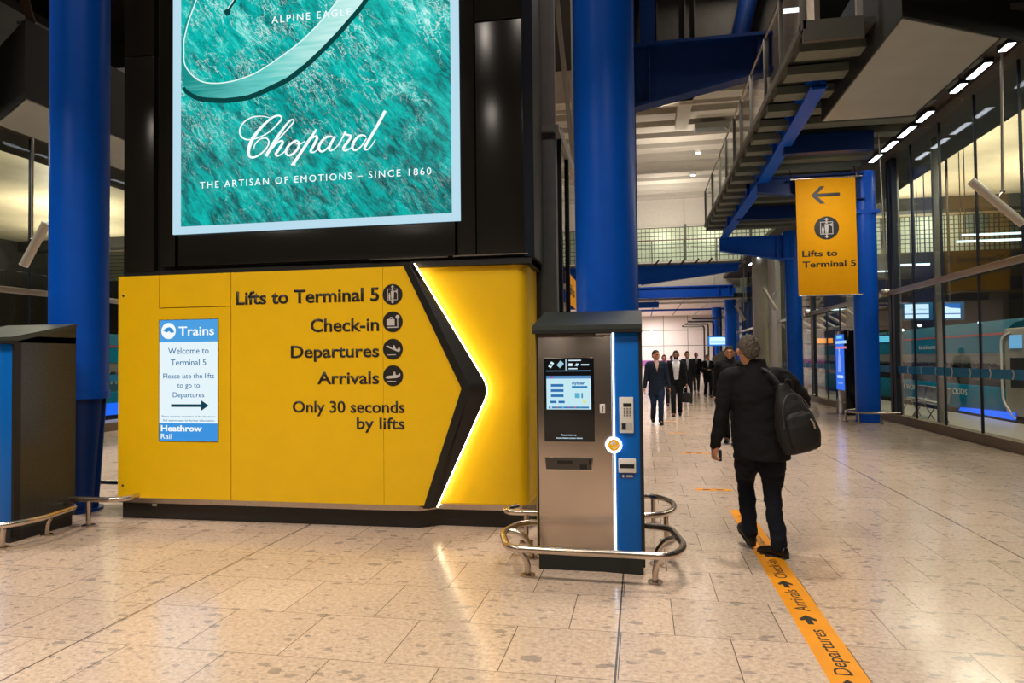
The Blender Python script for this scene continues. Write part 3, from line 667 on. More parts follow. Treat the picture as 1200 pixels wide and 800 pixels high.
def bracelet_mat():
    m = emis('bracelet_print', '#8fdcd6', 1.); nt = m.node_tree; b = nt.nodes['Principled BSDF']; L = nt.links.new
    tc = nt.nodes.new('ShaderNodeTexCoord'); mp = nt.nodes.new('ShaderNodeMapping'); mp.inputs['Location'].default_value = (-3.2, 0, -2.5); mp.vector_type = 'POINT'
    L(tc.outputs['Object'], mp.inputs[0]); sp = nt.nodes.new('ShaderNodeSeparateXYZ'); L(mp.outputs[0], sp.inputs[0])
    n = nt.nodes.new('ShaderNodeTexNoise'); mp2 = nt.nodes.new('ShaderNodeMapping'); mp2.inputs['Rotation'].default_value = (0, math.radians(32), 0); mp2.inputs['Scale'].default_value = (1, 1, 14)
    L(tc.outputs['Object'], mp2.inputs[0]); L(mp2.outputs[0], n.inputs['Vector']); n.inputs['Scale'].default_value = 2.2; n.inputs['Detail'].default_value = 5
    a = nt.nodes.new('ShaderNodeMath'); a.operation = 'MULTIPLY_ADD'; L(n.outputs[0], a.inputs[0]); a.inputs[1].default_value = .5
    w_ = nt.nodes.new('ShaderNodeMath'); w_.operation = 'MULTIPLY_ADD'; L(sp.outputs[0], w_.inputs[0]); w_.inputs[1].default_value = .38; w_.inputs[2].default_value = 1.75
    L(w_.outputs[0], a.inputs[2]); r = nt.nodes.new('ShaderNodeValToRGB'); L(a.outputs[0], r.inputs[0]); cr = r.color_ramp
    cr.elements[0].position = .25; cr.elements[0].color = (*lin('#1c8f8a'), 1); cr.elements[1].position = .95; cr.elements[1].color = (*lin('#c9f3ee'), 1)
    e = cr.elements.new(.6); e.color = (*lin('#6ccfc8'), 1)
    L(r.outputs[0], b.inputs['Emission Color']); return m
W1 = emis('print_white', '#f6fdff', 1.05)
def px2(P): return [(.009459*x-1.9e-5*y-6.649987, -.000878*x-.008778*y+5.555968) for x, y in P]
def zz(P): return [(190+u/5.217, v/5.217) for u, v in P]
outer = [(118, 520), (140, 548), (180, 575), (225, 592), (270, 598), (380, 600), (450, 592), (520, 580), (580, 558), (640, 530), (760, 470), (870, 385), (960, 300), (1060, 195), (1150, 90), (1200, 30), (1240, -40), (1290, -160)]
inner = [(1180, -160), (1120, -70), (1070, 0), (1010, 80), (940, 160), (860, 240), (760, 320), (660, 390), (560, 450), (450, 490), (350, 508), (260, 505), (200, 480), (150, 430), (125, 380), (122, 300), (124, 240), (150, 130), (190, 20), (215, -60), (255, -160), (235, -160), (195, -60), (172, 20), (130, 130), (112, 230), (108, 330), (108, 440)]
mb = MB(); mb.prism(px2(zz(outer+inner)), FP, .002)
obj('printed_bracelet', mb, bracelet_mat(), tw, smooth=False)
mb = MB(); edge = [(1180, -160), (1120, -70), (1070, 0), (1010, 80), (940, 160), (860, 240), (760, 320), (660, 390), (560, 450), (450, 490), (350, 508), (260, 505), (200, 480), (150, 430), (125, 380), (122, 300), (124, 240), (150, 130), (190, 20), (255, -160)]
ribbon(mb, [(x, z, .012) for x, z in px2(zz(edge))], frame_front(6.3955), .001)
obj('printed_highlight', mb, emis('print_highlight', '#e8fffb', 1.), tw, smooth=False)
mb = MB(); ribbon(mb, [(x, z, .055) for x, z in px2(zz([(u+4, v+14) for u, v in outer]))], frame_front(6.399), .0006)
obj('printed_edge', mb, emis('print_dark_edge', '#0d4644', .9), tw, smooth=False)
mb = MB(); ribbon(mb, [(x, z, q) for (x, z), q in zip(px2(zz([(470, -60), (440, 0), (405, 50)])), (.03, .03, .025))], FP, .0015)
mb.prism(px2(zz([(372, 62), (395, 45), (420, 55), (412, 85), (390, 92)])), FP, .0015); obj('printed_hand', mb, emis('print_dark_edge', '#0d4644', .9), tw, smooth=False)
mb = MB(); ribbon(mb, [(x, z, .008) for x, z in px2(zz([(462, -60), (432, 0), (398, 48)]))], frame_front(6.396), .001); obj('printed_highlight', mb, emis('print_highlight', '#e8fffb', 1.), tw, smooth=False)
# script lettering drawn as pen strokes
def zl(P):
    out = []
    for u, v, wd in P:
        x = 260+u/4.615; y = 110+v/4.615
        out.append((.009199*x-3.1e-5*y-6.559317, -.000644*x-.008615*y+5.459271, wd/4.615*.0092*1.12))
    return out
STK = [
 [(258, 126, 3), (215, 117, 4), (160, 122, 5), (112, 150, 6), (89, 195, 7), (100, 230, 7), (135, 246, 6), (190, 236, 5), (250, 206, 5), (300, 160, 6), (322, 130, 7), (308, 114, 8), (272, 124, 9), (220, 168, 12), (165, 235, 16), (140, 298, 16), (143, 334, 12), (167, 343, 9), (205, 325, 7), (240, 290, 6), (252, 258, 6), (238, 238, 6), (205, 242, 6), (176, 270, 5), (168, 297, 4)],
 [(262, 302, 4), (300, 250, 5), (352, 192, 6), (386, 152, 6), (386, 137, 6), (368, 142, 7), (335, 180, 10), (283, 255, 13), (236, 336, 14)],
 [(258, 308, 4), (298, 264, 6), (322, 252, 9), (328, 264, 11), (306, 300, 12), (290, 324, 11), (300, 334, 7), (325, 322, 5), (352, 296, 4)],
 [(400, 250, 9), (364, 275, 11), (346, 308, 12), (356, 330, 9), (382, 324, 9), (410, 295, 10), (418, 264, 9), (402, 250, 7), (398, 262, 5), (420, 270, 5), (450, 254, 4)],
 [(512, 190, 9), (470, 252, 13), (422, 324, 13), (384, 380, 14)], [(374, 380, 6), (398, 381, 6)],
 [(452, 278, 4), (486, 238, 7), (510, 227, 9), (514, 242, 12), (492, 285, 12), (480, 310, 9), (500, 312, 5), (532, 288, 4)],
 [(604, 234, 5), (586, 228, 8), (558, 236, 10), (530, 270, 12), (526, 298, 11), (545, 309, 8), (576, 284, 6), (606, 240, 5)],
 [(612, 228, 10), (592, 262, 12), (580, 294, 10), (592, 304, 6), (622, 282, 4), (642, 250, 4)],
 [(630, 276, 4), (654, 228, 6), (666, 207, 9), (670, 217, 9), (688, 222, 9), (698, 228, 10), (678, 258, 12), (656, 290, 11), (666, 304, 7), (698, 288, 4), (716, 268, 4)],
 [(776, 232, 5), (764, 222, 7), (738, 226, 10), (710, 260, 12), (704, 290, 11), (720, 301, 8), (750, 280, 6), (778, 238, 5)],
 [(876, 92, 14), (830, 178, 13), (788, 250, 13), (768, 288, 11), (778, 299, 6), (802, 280, 4), (824, 244, 4)]]
mb = MB()
for s_ in STK: ribbon(mb, zl(s_), FP, .003)
obj('script_lettering', mb, W1, tw, smooth=False)
text('THE ARTISAN OF EMOTIONS – SINCE 1860', -4.445, -1.962, 3.395, .072, FP, W1, tw, depth=.003, bold=0, space=1.3)
text('ALPINE EAGLE', -3.636, -2.778, 5.04, .075, FP, W1, tw, depth=.003, bold=0, space=1.3)
# ================================================================ YELLOW DIRECTION WALL
yw = thing('direction_wall', 'yellow direction wall with black lettering, icons and a glowing black chevron', 'sign wall', (-3.2, 7.4, 0))
Y0 = 6.33; FY = frame_front(Y0+.02)
def zx(z):   # left edge of the chevron at height z
    return (-2.214+(2.5-z)/(2.5-1.329)*(.562)) if z > 1.329 else (-1.652-(1.329-z)/(1.329-.225)*.376)
mb = MB(); mb.box(-5.30, -2.25, 6.37, 7.1, .2, 2.49); mb.box(-2.3, -1.12, 6.5, 7.1, .2, 2.53); obj('wall_core', mb, mat('dark_groove', (.10, .05, .003), .6), yw, smooth=False)
g = .004; D = .035
mb = MB(); mb.prism([(-5.33, .22), (-4.043-g, .22), (-4.043-g, 2.158), (-4.852-g, 2.158), (-4.852-g, 2.5), (-5.33, 2.5)], FY, D); obj('yellow_panel', mb, YEL, yw, smooth=False)
mb = MB(); mb.prism(rect(-4.852+g, -4.043-g, 2.166, 2.5), FY, D); obj('yellow_panel', mb, YEL, yw, smooth=False)
mb = MB(); mb.prism(rect(-4.043+g, -2.432-g*.4, .22, 2.5), FY, D); obj('yellow_panel', mb, YEL, yw, smooth=False)
mb = MB(); mb.prism([(-2.432+g*.4, .22), (zx(.22), .22), (zx(1.329), 1.329), (zx(2.5), 2.5), (-2.432+g*.4, 2.5)], FY, D); obj('yellow_panel', mb, YEL, yw, smooth=False)
# right-hand recessed panel with a rounded end
prof = [(-2.25, 6.48), (-1.16, 6.48)] + [(-1.16+.11*math.sin(a*PI/12), 6.59-.11*math.cos(a*PI/12)) for a in range(1, 7)] + [(-1.05, 7.1), (-1.2, 7.1), (-1.2, 6.62), (-2.25, 6.62)]
mb = MB(); mb.prism(prof, Matrix.Translation((0, 0, .2)), 2.36); obj('recessed_panel', mb, YEL, yw)
mb = MB(); mb.box(-5.36, -1.0, 6.42, 7.1, 2.505, 2.56); obj('shadow_gap', mb, MATTE, yw, smooth=False)
# black chevron: facets from the proud yellow edge back to the glowing edge
def arc_apex(p0, p1, p2, r, n=8): return [tuple(v) for v in fillet([Vector((*p0, 0)), Vector((*p1, 0)), Vector((*p2, 0))], r, n)]
A = [(zx(2.5), 2.5), (zx(1.329), 1.329), (zx(.2), .2)]; B = [(-2.155, 2.52), (-1.565, 1.325), (-1.975, .2)]; Cc = [(-2.135, 2.53), (-1.40, 1.32), (-1.925, .2)]
mb = MB(); bm = mb.bm
def strip(P, yp, Q, yq):
    a = [bm.verts.new((x, yp, z)) for x, z in P]; b = [bm.verts.new((x, yq, z)) for x, z in Q]
    for i in range(len(P)-1): bm.faces.new((a[i], b[i], b[i+1], a[i+1]))
def along(P, n=14, r=.16):
    v = fillet([Vector((x, 0, z)) for x, z in P], r, n); return [(q.x, q.z) for q in v]
A2, B2, C2 = along(A, r=.004), along(B, r=.05), along(Cc, r=.13)
strip(A2, 6.37, A2, 6.29); strip(A2, 6.29, B2, 6.29); strip(B2, 6.29, C2, 6.355); strip(C2, 6.355, C2, 6.375); strip(C2, 6.375, A2, 6.39)
obj('chevron', mb, mat('satin_black', (.012, .011, .010), .35), yw, smooth=False)
mb = MB(); mb.tube([(x-.003, 6.386, z) for x, z in C2], .010, 8); obj('led_strip', mb, emis('warm_led', (1, .80, .50), 19), yw)
# text
T = frame_front(Y0-.0152)
text('Lifts to Terminal 5', -3.982, -2.469, 2.178, .141, T, INK, yw, depth=.004, bold=.022)
text('Check-in', -3.18, -2.471, 1.888, .138, T, INK, yw, depth=.004, bold=.018)
text('Departures', -3.39, -2.472, 1.636, .130, T, INK, yw, depth=.004, bold=.018)
text('Arrivals', -3.11, -2.474, 1.377, .130, T, INK, yw, depth=.004, bold=.018)
text('Only 30 seconds', -3.373, -2.218, 1.100, .120, T, INK, yw, depth=.004, bold=.014)
text('by lifts', -2.704, -2.219, .944, .118, T, INK, yw, depth=.004, bold=.014)
PAPER = mat('icon_white', (.62, .58, .56), .5)
def lift_icon(cx, cz, r, M, parent, dk=INK):
    mb = MB(); mb.prism(disc(cx, cz, r), M, .004); o = obj('lift_icon', mb, dk, parent, smooth=False)
    M2 = M @ Matrix.Translation((0, 0, .0042)); k = r/.1; mb = MB(); q = lambda P: [(cx+a*k, cz+b*k) for a, b in P]
    for P in (rect(-.052, -.046, -.055, .055), rect(.046, .052, -.055, .055), rect(-.052, .052, .049, .055), rect(-.052, .052, -.055, -.049),
              [(-.018, .07), (.018, .07), (0, .09)], rect(-.006, .006, .055, .072), [(-.018, -.07), (0, -.09), (.018, -.07)], rect(-.006, .006, -.072, -.055)): mb.prism(q(P), M2, .001)
    def fig(x, z, s):
        mb.prism([(cx+k*(x+a), cz+k*(z+b)) for a, b in disc(0, .056*s, .011*s, 14)], M2, .001)
        mb.prism(q([(x-.016*s, z+.042*s), (x+.016*s, z+.042*s), (x+.014*s, z-.002*s), (x+.010*s, z-.04*s), (x+.002*s, z-.04*s), (x, z-.01*s), (x-.002*s, z-.04*s), (x-.010*s, z-.04*s), (x-.014*s, z-.002*s)]), M2, .001)
    fig(.0, -.008, 1.0); fig(-.03, -.025, .6)
    mb.prism(q([(.012, .03), (.034, .036), (.034, .028), (.012, .02)]), M2, .001); mb.prism(q(rect(.034, .044, .015, .04)), M2, .001)
    obj('pictogram', mb, PAPER, o, smooth=False)
def icon(cz, shapes):
    mb = MB(); mb.prism(disc(-2.332, cz, .1), T, .004); o = obj('round_icon', mb, INK, yw, smooth=False); mb = MB(); M2 = T @ Matrix.Translation((0, 0, .0042))
    for P in shapes: mb.prism([(-2.332+a, cz+b) for a, b in P], M2, .001)
    obj('pictogram', mb, PAPER, o, smooth=False)
lift_icon(-2.332, 2.233, .1, T, yw)
icon(1.97, [rect(-.06, .02, -.035, .025), [(-.035, .025), (-.025, .045), (-.005, .045), (.004, .025), (-.004, .025), (-.010, .036), (-.021, .036), (-.027, .025)], rect(-.06, .056, -.058, -.048), rect(.046, .054, -.058, .03), disc(.05, .045, .02, 16)])
icon(1.707, [[(-.07, .028), (-.04, .012), (.02, -.012), (.06, -.03), (.076, -.012), (.068, .016), (.056, .014), (.05, -.002), (.03, .002), (.018, .036), (.004, .038), (.0, .008), (-.05, .036)][::1], rect(-.055, .03, -.058, -.05)])
icon(1.453, [[(-.074, -.022), (-.05, -.028), (.04, -.022), (.072, -.002), (.072, .022), (.06, .022), (.05, .006), (.028, .006), (.022, .036), (.008, .038), (.002, .004), (-.05, -.002), (-.07, -.01)], rect(-.06, .03, -.058, -.05)])
# information screen
sc = MB(); sc.box(-4.852, -4.18, 6.310, 6.34, .80, 2.04); scr = obj('info_screen', sc, MATTE, yw, smooth=False)
SY = frame_front(6.3095)
def patch(name, P, hexc, s=1., lay=0, parent=None):
    mb = MB(); mb.prism(P, frame_front(6.3095-.0008*lay), .0006); return obj(name, mb, emis('scr_'+hexc.strip('#'), hexc, s), parent or scr, smooth=False)
patch('screen_page', rect(-4.846, -4.187, .805, 2.035), '#e6f5fb', 1.0)
patch('screen_header', rect(-4.846, -4.187, 1.81, 2.035), '#4d9fe0', 1.0, 1); patch('screen_footer', rect(-4.846, -4.187, .805, .985), '#3f93de', 1.0, 1)
S2 = frame_front(6.3095-.0016); SW = emis('scr_white', '#f4fbff', 1.0); SB = emis('scr_blue', '#2f6d9e', 1.); SD = emis('scr_dark', '#143f4f', 1.)
text('Trains', -4.625, -4.225, 1.877, .098, S2, SW, scr, depth=.0008, bold=.015)
patch('roundel', disc(-4.74, 1.925, .082), '#f4fbff', 1.0, 2); patch('train_mark', [(-4.80, 1.93), (-4.77, 1.955), (-4.73, 1.965), (-4.69, 1.945), (-4.675, 1.91), (-4.71, 1.905), (-4.735, 1.925), (-4.76, 1.91)], '#3a8fd0', 1.0, 3)
for b, a0, a1, z, h, mm in (('Welcome to', -4.745, -4.285, 1.690, .066, SB), ('Terminal 5', -4.715, -4.315, 1.572, .066, SB), ('Please use the lifts', -4.80, -4.225, 1.440, .055, SB), ('to go to', -4.64, -4.385, 1.345, .055, SB), ('Departures', -4.69, -4.335, 1.248, .055, SB),
                           ('Please speak to a member of the Heathrow', -4.815, -4.21, 1.045, .02, SB), ('Rail station team for further information', -4.80, -4.225, 1.004, .02, SB)):
    text(b, a0, a1, z, h, S2, mm, scr, depth=.0008, bold=.004)
mb = MB(); mb.prism([(-4.71, 1.150), (-4.37, 1.150), (-4.37, 1.112), (-4.285, 1.165), (-4.37, 1.218), (-4.37, 1.178), (-4.71, 1.178)], S2, .0008); obj('arrow', mb, SD, scr, smooth=False)
text('Heathrow', -4.825, -4.36, .905, .066, S2, SW, scr, depth=.0008, bold=.03); text('Rail', -4.825, -4.70, .826, .056, S2, SW, scr, depth=.0008)
# ledge and plinth follow the step of the wall
def foot(z0, z1, off, m, nm):
    P = [(-5.34-off, 6.33-off), (-2.09, 6.33-off), (-1.93, 6.46-off), (-1.12+off*.3, 6.46-off), (-1.03+off, 6.56-off), (-1.03+off, 7.1), (-5.34-off, 7.1)]
    mb = MB(); mb.prism(P, Matrix.Translation((0, 0, z0)), z1-z0); obj(nm, mb, m, yw, smooth=False)
foot(.172, .222, .035, STEEL, 'steel_ledge'); foot(0, .172, -.03, PLINTH, 'plinth')
for z in (.34, 2.30):
    mb = MB(); mb.cyl((-5.27, 6.31, z), (-5.27, 6.32, z), .013, seg=14); obj('lock_stud', mb, STEEL, yw)
mb = MB(); mb.box(-4.96, -4.91, 6.355, 6.36, .13, .152); obj('small_label', mb, WHITE, yw, smooth=False)
# ================================================================ LIFT SHAFT FRAME behind the tower
lf = thing('lift_shaft_frame', 'grey steel and glass lift shaft frame between tower and blue column', 'lift shaft', (-1, 9, 0))
mb = MB(); mb.box(-1.075, -.845, 7.18, 7.36, 0, 3.98, bev=.008); obj('corner_post', mb, GREYP, lf)
mb = MB(); mb.box(-1.07, -1.02, 7.16, 7.18, 0, 3.98); obj('post_edge', mb, GREYD, lf, smooth=False)
mb = MB(); mb.box(-1.10, -.80, 7.12, 7.42, 3.98, 4.04); mb.box(-.86, -.80, 7.4, 16, 3.98, 4.1); obj('ring_beam', mb, GREYM, lf, smooth=False)
mb = MB(); mb.box(-1.12, -.90, 7.2, 7.36, 4.04, 9, bev=.008); mb.box(-.90, -.85, 7.25, 7.3, 4.04, 9); mb.box(-.88, -.82, 9.5, 9.56, 4.1, 9); obj('upper_post', mb, GREYM, lf)
for a, b in (((-.87, 7.3, 6.0), (-.85, 9.5, 4.15)), ((-.87, 7.3, 6.2), (-.85, 9.5, 8.6)), ((-.87, 9.5, 8.6), (-.85, 12.5, 4.2))):
    mb = MB(); mb.tube([a, b], .03, 8); obj('brace', mb, GREYM, lf)
for y in (7.42, 8.2):
    mb = MB(); mb.box(-.86, -.81, y, y+.06, 0, 3.98); obj('mullion', mb, MATTE, lf, smooth=False)
mb = MB(); mb.box(-.84, -.835, 7.5, 8.2, 0, 3.98); obj('pane', mb, BGLASS, lf, smooth=False)
so = thing('small_orange_sign', 'orange sign seen edge-on between the dark mullion and blue column', 'sign', (-.93, 9.9, 2.36))
mb = MB(); mb.box(-.97, -.95, 9.2, 11.2, 2.36, 2.78); obj('sign_board', mb, ORG, so, smooth=False)
mb = MB(); mb.box(-1.0, -.97, 9.25, 11.15, 2.4, 2.74); mb.box(-1.3, -.97, 9.3, 9.36, 2.2, 2.9); mb.box(-1.3, -1.25, 9.3, 9.36, 0, 2.9); obj('sign_bracket', mb, GREYD, so, smooth=False)
text('Lifts', 9.4, 10.3, 2.5, .16, frame_side(-.9495, 1), INK, so, depth=.003)
# ================================================================ TICKET MACHINES
def ticket_machine(dx, dy, label, devices=True):
    t = thing('ticket_machine', label, 'ticket machine', (-.39+dx, 5.6+dy, 0))
    mv = lambda mb: mb.merge(bmesh.new())
    def O(name, mb, m, par=None, smooth=True, lab=None):
        bmesh.ops.translate(mb.bm, vec=Vector((dx, dy, 0)), verts=list(mb.bm.verts))
        return obj(name, mb, m, par or t, smooth=smooth, label=lab)
    FK = lambda y: frame_front(y)
    mb = MB(); mb.box(-.785, .008, 5.27, 5.93, .10, 1.86); mb.prism([(5.27, 1.8), (5.93, 1.8), (5.93, 1.97), (5.27, 1.83)], frame_side(-.785, 1), .793); O('cabinet_body', mb, mat('speckled_dark_grey', (.030, .030, .027), .35, var=.25, vscale=40), smooth=False)
    mb = MB(); mb.box(-.775, .0, 5.29, 5.9, 0, .12); mb.prism([(-.78, 5.25), (-.3, 5.25), (.0, 5.21), (.0, 5.3), (-.78, 5.3)], Matrix.Translation((0, 0, .0)), .115); O('plinth', mb, mat('dark_base', (.012, .014, .013), .5), smooth=False)
    mb = MB(); mb.prism([(5.20, 1.815), (5.20, 1.85), (5.93, 2.0), (5.93, 1.965), (5.27, 1.815)], frame_side(-.805, 1), .821); O('sloping_roof', mb, mat('roof_green_grey', (.034, .042, .039), .45, var=.1), smooth=False)
    mb = MB(); mb.box(-.805, .016, 5.195, 5.27, 1.79, 1.817); O('roof_lip', mb, MATTE, smooth=False)
    mb = MB(); mb.box(-.772, -.215, 5.24, 5.28, .125, 1.788, bev=.004); O('steel_door', mb, STAIN)
    mb = MB(); mb.box(-.188, -.004, 5.24, 5.28, .125, 1.788, bev=.004); O('blue_panel', mb, mat('blue_machine_panel', (.0, .12, .50), .42, spec=.25))
    mb = MB(); mb.box(-.012, .014, 5.23, 5.3, .05, 1.8); O('edge_trim', mb, MATTE, smooth=False)
    mb = MB(); mb.box(-.207, -.195, 5.236, 5.27, .125, 1.788); O('light_strip', mb, emis('machine_led', (.70, .84, 1), 3.5), smooth=False)
    mb = MB(); mb.box(-.795, -.786, 5.26, 5.9, .1, 1.8); O('left_edge', mb, mat('side_reveal', (.25, .17, .03), .5), smooth=False)
    # ring button
    if devices:
        mb = MB(); mb.tube([(-.203+.052*math.cos(2*PI*k/32), 5.222, .95+.052*math.sin(2*PI*k/32)) for k in range(32)], .0085, 10, True); rg = O('light_ring', mb, emis('machine_led', (.70, .84, 1), 3.5))
        mb = MB(); mb.cyl((-.203, 5.24, .95), (-.203, 5.222, .95), .047, seg=32); O('contactless_reader', mb, emis('amber_reader', (.9, .40, .01), .85), rg)
        mb = MB(); ribbon(mb, [(-.222, .955, .018), (-.205, .97, .02), (-.195, .955, .014)], FK(5.2215), .001); ribbon(mb, [(-.215, .935, .006), (-.2, .925, .006), (-.182, .935, .006), (-.172, .955, .006)], FK(5.2215), .001); O('reader_symbol', mb, WHITE, rg, smooth=False)
    # screen
    mb = MB(); mb.box(-.726, -.345, 5.228, 5.26, .97, 1.605, bev=.006); s = O('touch_screen', mb, mat('black_screen_glass', (.006, .008, .010), .12))
    def pt(P, hx, lay, st=1.):
        mb = MB(); mb.prism(P, FK(5.2278-.0006*lay), .0005); return O('screen_graphic', mb, emis('scr_'+hx.strip('#'), hx, st), s, smooth=False)
    def tx(b, x0, x1, z, h, hx, bold=.01):
        mb = MB(); mb.merge(text_me(b, x0, x1, z, h, FK(5.2278-.0018), .0005, bold)); O('screen_text', mb, emis('scr_'+hx.strip('#'), hx, 1.), s, smooth=False)
    pt(rect(-.705, -.368, 1.215, 1.468), '#c4e8f2', 1, 1.0); pt(rect(-.705, -.368, 1.447, 1.468), '#5b8fc4', 2); pt(rect(-.69, -.385, 1.222, 1.236), '#3b7fb4', 2)
    pt(rect(-.705, -.368, 1.503, 1.508), '#7fb0d8', 1); pt(rect(-.558, -.551, 1.51, 1.592), '#b8d8f0', 1)
    for z in (1.386, 1.347, 1.308): pt(rect(-.672, -.575, z, z+.02), '#2d6fae', 2)
    pt(rect(-.678, -.63, 1.262, 1.28), '#2d6fae', 2); pt(rect(-.615, -.567, 1.262, 1.28), '#2d6fae', 2)
    pt(rect(-.512, -.395, 1.374, 1.391), '#2d7fb4', 2); pt(rect(-.49, -.452, 1.30, 1.338), '#58b0cc', 2); pt(rect(-.44, -.43, 1.30, 1.338), '#2d6fae', 2)
    pt([(-.445, 1.29), (-.43, 1.292), (-.40, 1.265), (-.41, 1.256)], '#e2e06a', 2)
    for k, hx in enumerate(('#e8e8f4', '#d05070', '#7ab8e0', '#b040b0', '#e05050', '#50a0a0')): pt(rect(-.675+k*.045, -.665+k*.045, 1.224, 1.234), hx, 3)
    pt(rect(-.675, -.655, 1.451, 1.464), '#c04090', 3)
    tx('oyster', -.512, -.413, 1.402, .026, '#2a6aa6', .03)
    tx('Touch here to', -.598, -.482, 1.016, .013, '#cfe6f6', .02); tx('move ticket screen down', -.635, -.437, .994, .013, '#cfe6f6', .02)
    pt([(-.69, 1.54), (-.665, 1.578), (-.645, 1.565), (-.67, 1.527)], '#d6ecf8', 1); pt([(-.625, 1.55), (-.595, 1.585), (-.57, 1.56), (-.6, 1.527)], '#9cc8d8', 1)
    pt(disc(-.668, 1.552, .009, 12), '#1a2a34', 2)
    for z, a, b in ((1.58, -.535, -.44), (1.518, -.535, -.468)): pt(rect(a, b, z, z+.008), '#d6ecf8', 1)
    pt(rect(-.535, -.505, 1.542, 1.562), '#e6f6ff', 1); pt([(-.49, 1.545), (-.475, 1.562), (-.455, 1.558), (-.47, 1.54)], '#c6e6f6', 1); pt(rect(-.44, -.38, 1.546, 1.556), '#d6ecf8', 1)
    # ticket and change tray
    mb = MB(); mb.box(-.725, -.362, 5.236, 5.245, .752, .852, bev=.003); tr = O('tray_frame', mb, STEEL)
    mb = MB(); mb.box(-.717, -.37, 5.2335, 5.24, .76, .844); O('tray_recess', mb, mat('tray_shadow', (.08, .07, .06), .4, .5), tr, smooth=False)
    mb = MB(); mb.box(-.63, -.515, 5.232, 5.236, .805, .828); mb.box(-.46, -.405, 5.232, 5.236, .765, .80); mb.box(-.392, -.375, 5.232, 5.236, .80, .84); O('slot_mouth', mb, MATTE, tr, smooth=False)
    mb = MB(); mb.box(-.305, -.265, 5.23, 5.245, 1.185, 1.255, bev=.004); ic = O('camera_plate', mb, WHITE); mb = MB(); mb.box(-.29, -.28, 5.2285, 5.232, 1.2, 1.24); O('camera_slot', mb, MATTE, ic, smooth=False)
    # card terminal
    if devices:
        mb = MB(); mb.box(-.160, -.055, 5.222, 5.245, 1.04, 1.308, bev=.006); ct = O('card_terminal', mb, WHITE)
        mb = MB(); mb.box(-.13, -.068, 5.2205, 5.224, 1.235, 1.262); O('terminal_display', mb, MATTE, ct, smooth=False)
        mb = MB()
        for i in range(3):
            for j in range(4): mb.box(-.128+i*.021, -.114+i*.021, 5.219, 5.224, 1.165+j*.017, 1.176+j*.017)
        O('keypad', mb, GREYM, ct, smooth=False)
        mb = MB(); mb.box(-.15, -.065, 5.2205, 5.224, 1.06, 1.118); O('card_window', mb, mat('pale_window', (.45, .47, .46), .2), ct, smooth=False)
        mb = MB(); mb.box(-.142, -.112, 5.2195, 5.222, 1.066, 1.112); O('card_slot', mb, MATTE, ct, smooth=False)
        mb = MB(); mb.box(-.172, -.043, 5.222, 5.245, .745, .85, bev=.006); rs = O('ticket_slot_unit', mb, WHITE); mb = MB(); mb.box(-.16, -.055, 5.2195, 5.224, .78, .81); O('ticket_mouth', mb, MATTE, rs, smooth=False)
        mb = MB(); mb.box(-.157, -.06, 5.2375, 5.242, .70, .74); lb = O('blue_label', mb, mat('label_blue', (.02, .05, .22), .5), smooth=False)
        mb = MB(); mb.prism([(-.148, .72), (-.138, .732), (-.128, .72), (-.138, .708)], FK(5.2372), .0006); mb.prism(rect(-.115, -.07, .724, .728), FK(5.2372), .0006); mb.prism(rect(-.115, -.065, .712, .716), FK(5.2372), .0006); O('label_mark', mb, WHITE, lb, smooth=False)
    mb = MB(); mb.box(-.33, -.215, 5.236, 5.242, 1.775, 1.785); mb.box(-.27, -.215, 5.236, 5.242, 1.758, 1.768); O('small_label', mb, WHITE, smooth=False)
    # bumper rail
    tt = thing('bumper_rail', 'low steel bumper rail around '+label.split(' with ')[0], 'rail', (-.36+dx, 5.2+dy, 0))
    P = [(-.80, 5.80, .225), (-1.0, 5.75, .225), (-1.10, 5.42, .225), (-.97, 4.97, .225), (-.6, 4.95, .225), (.20, 4.92, .225), (.30, 5.2, .225), (.22, 5.72, .225), (.02, 5.80, .225)]
    mb = MB(); mb.tube([v+Vector((dx, dy, 0)) for v in fillet(P, .12)], .027, 14); obj('rail_tube', mb, STEEL, tt)
    for (x, y, x2, y2) in ((-.98, 5.02, -.84, 5.08), (-1.06, 5.5, -.88, 5.52), (.2, 4.98, .08, 5.06), (.27, 5.45, .1, 5.5)):
        p = [(x, y, .22), (x+(x2-x)*.55, y+(y2-y)*.55, .2), (x2, y2, .10), (x2, y2, 0)]
        mb = MB(); mb.tube([v+Vector((dx, dy, 0)) for v in fillet(p, .08)], .022, 12); obj('leg', mb, STEEL, tt)
        mb = MB(); mb.cyl((x2+dx, y2+dy, 0), (x2+dx, y2+dy, .012), .055, seg=20); obj('foot_flange', mb, STEEL, tt)
ticket_machine(0, 0, 'steel and blue ticket machine with a lit screen before the tall blue column')
ticket_machine(-5.58, .10, 'cropped ticket machine with a dark grey side at the left edge', devices=False)
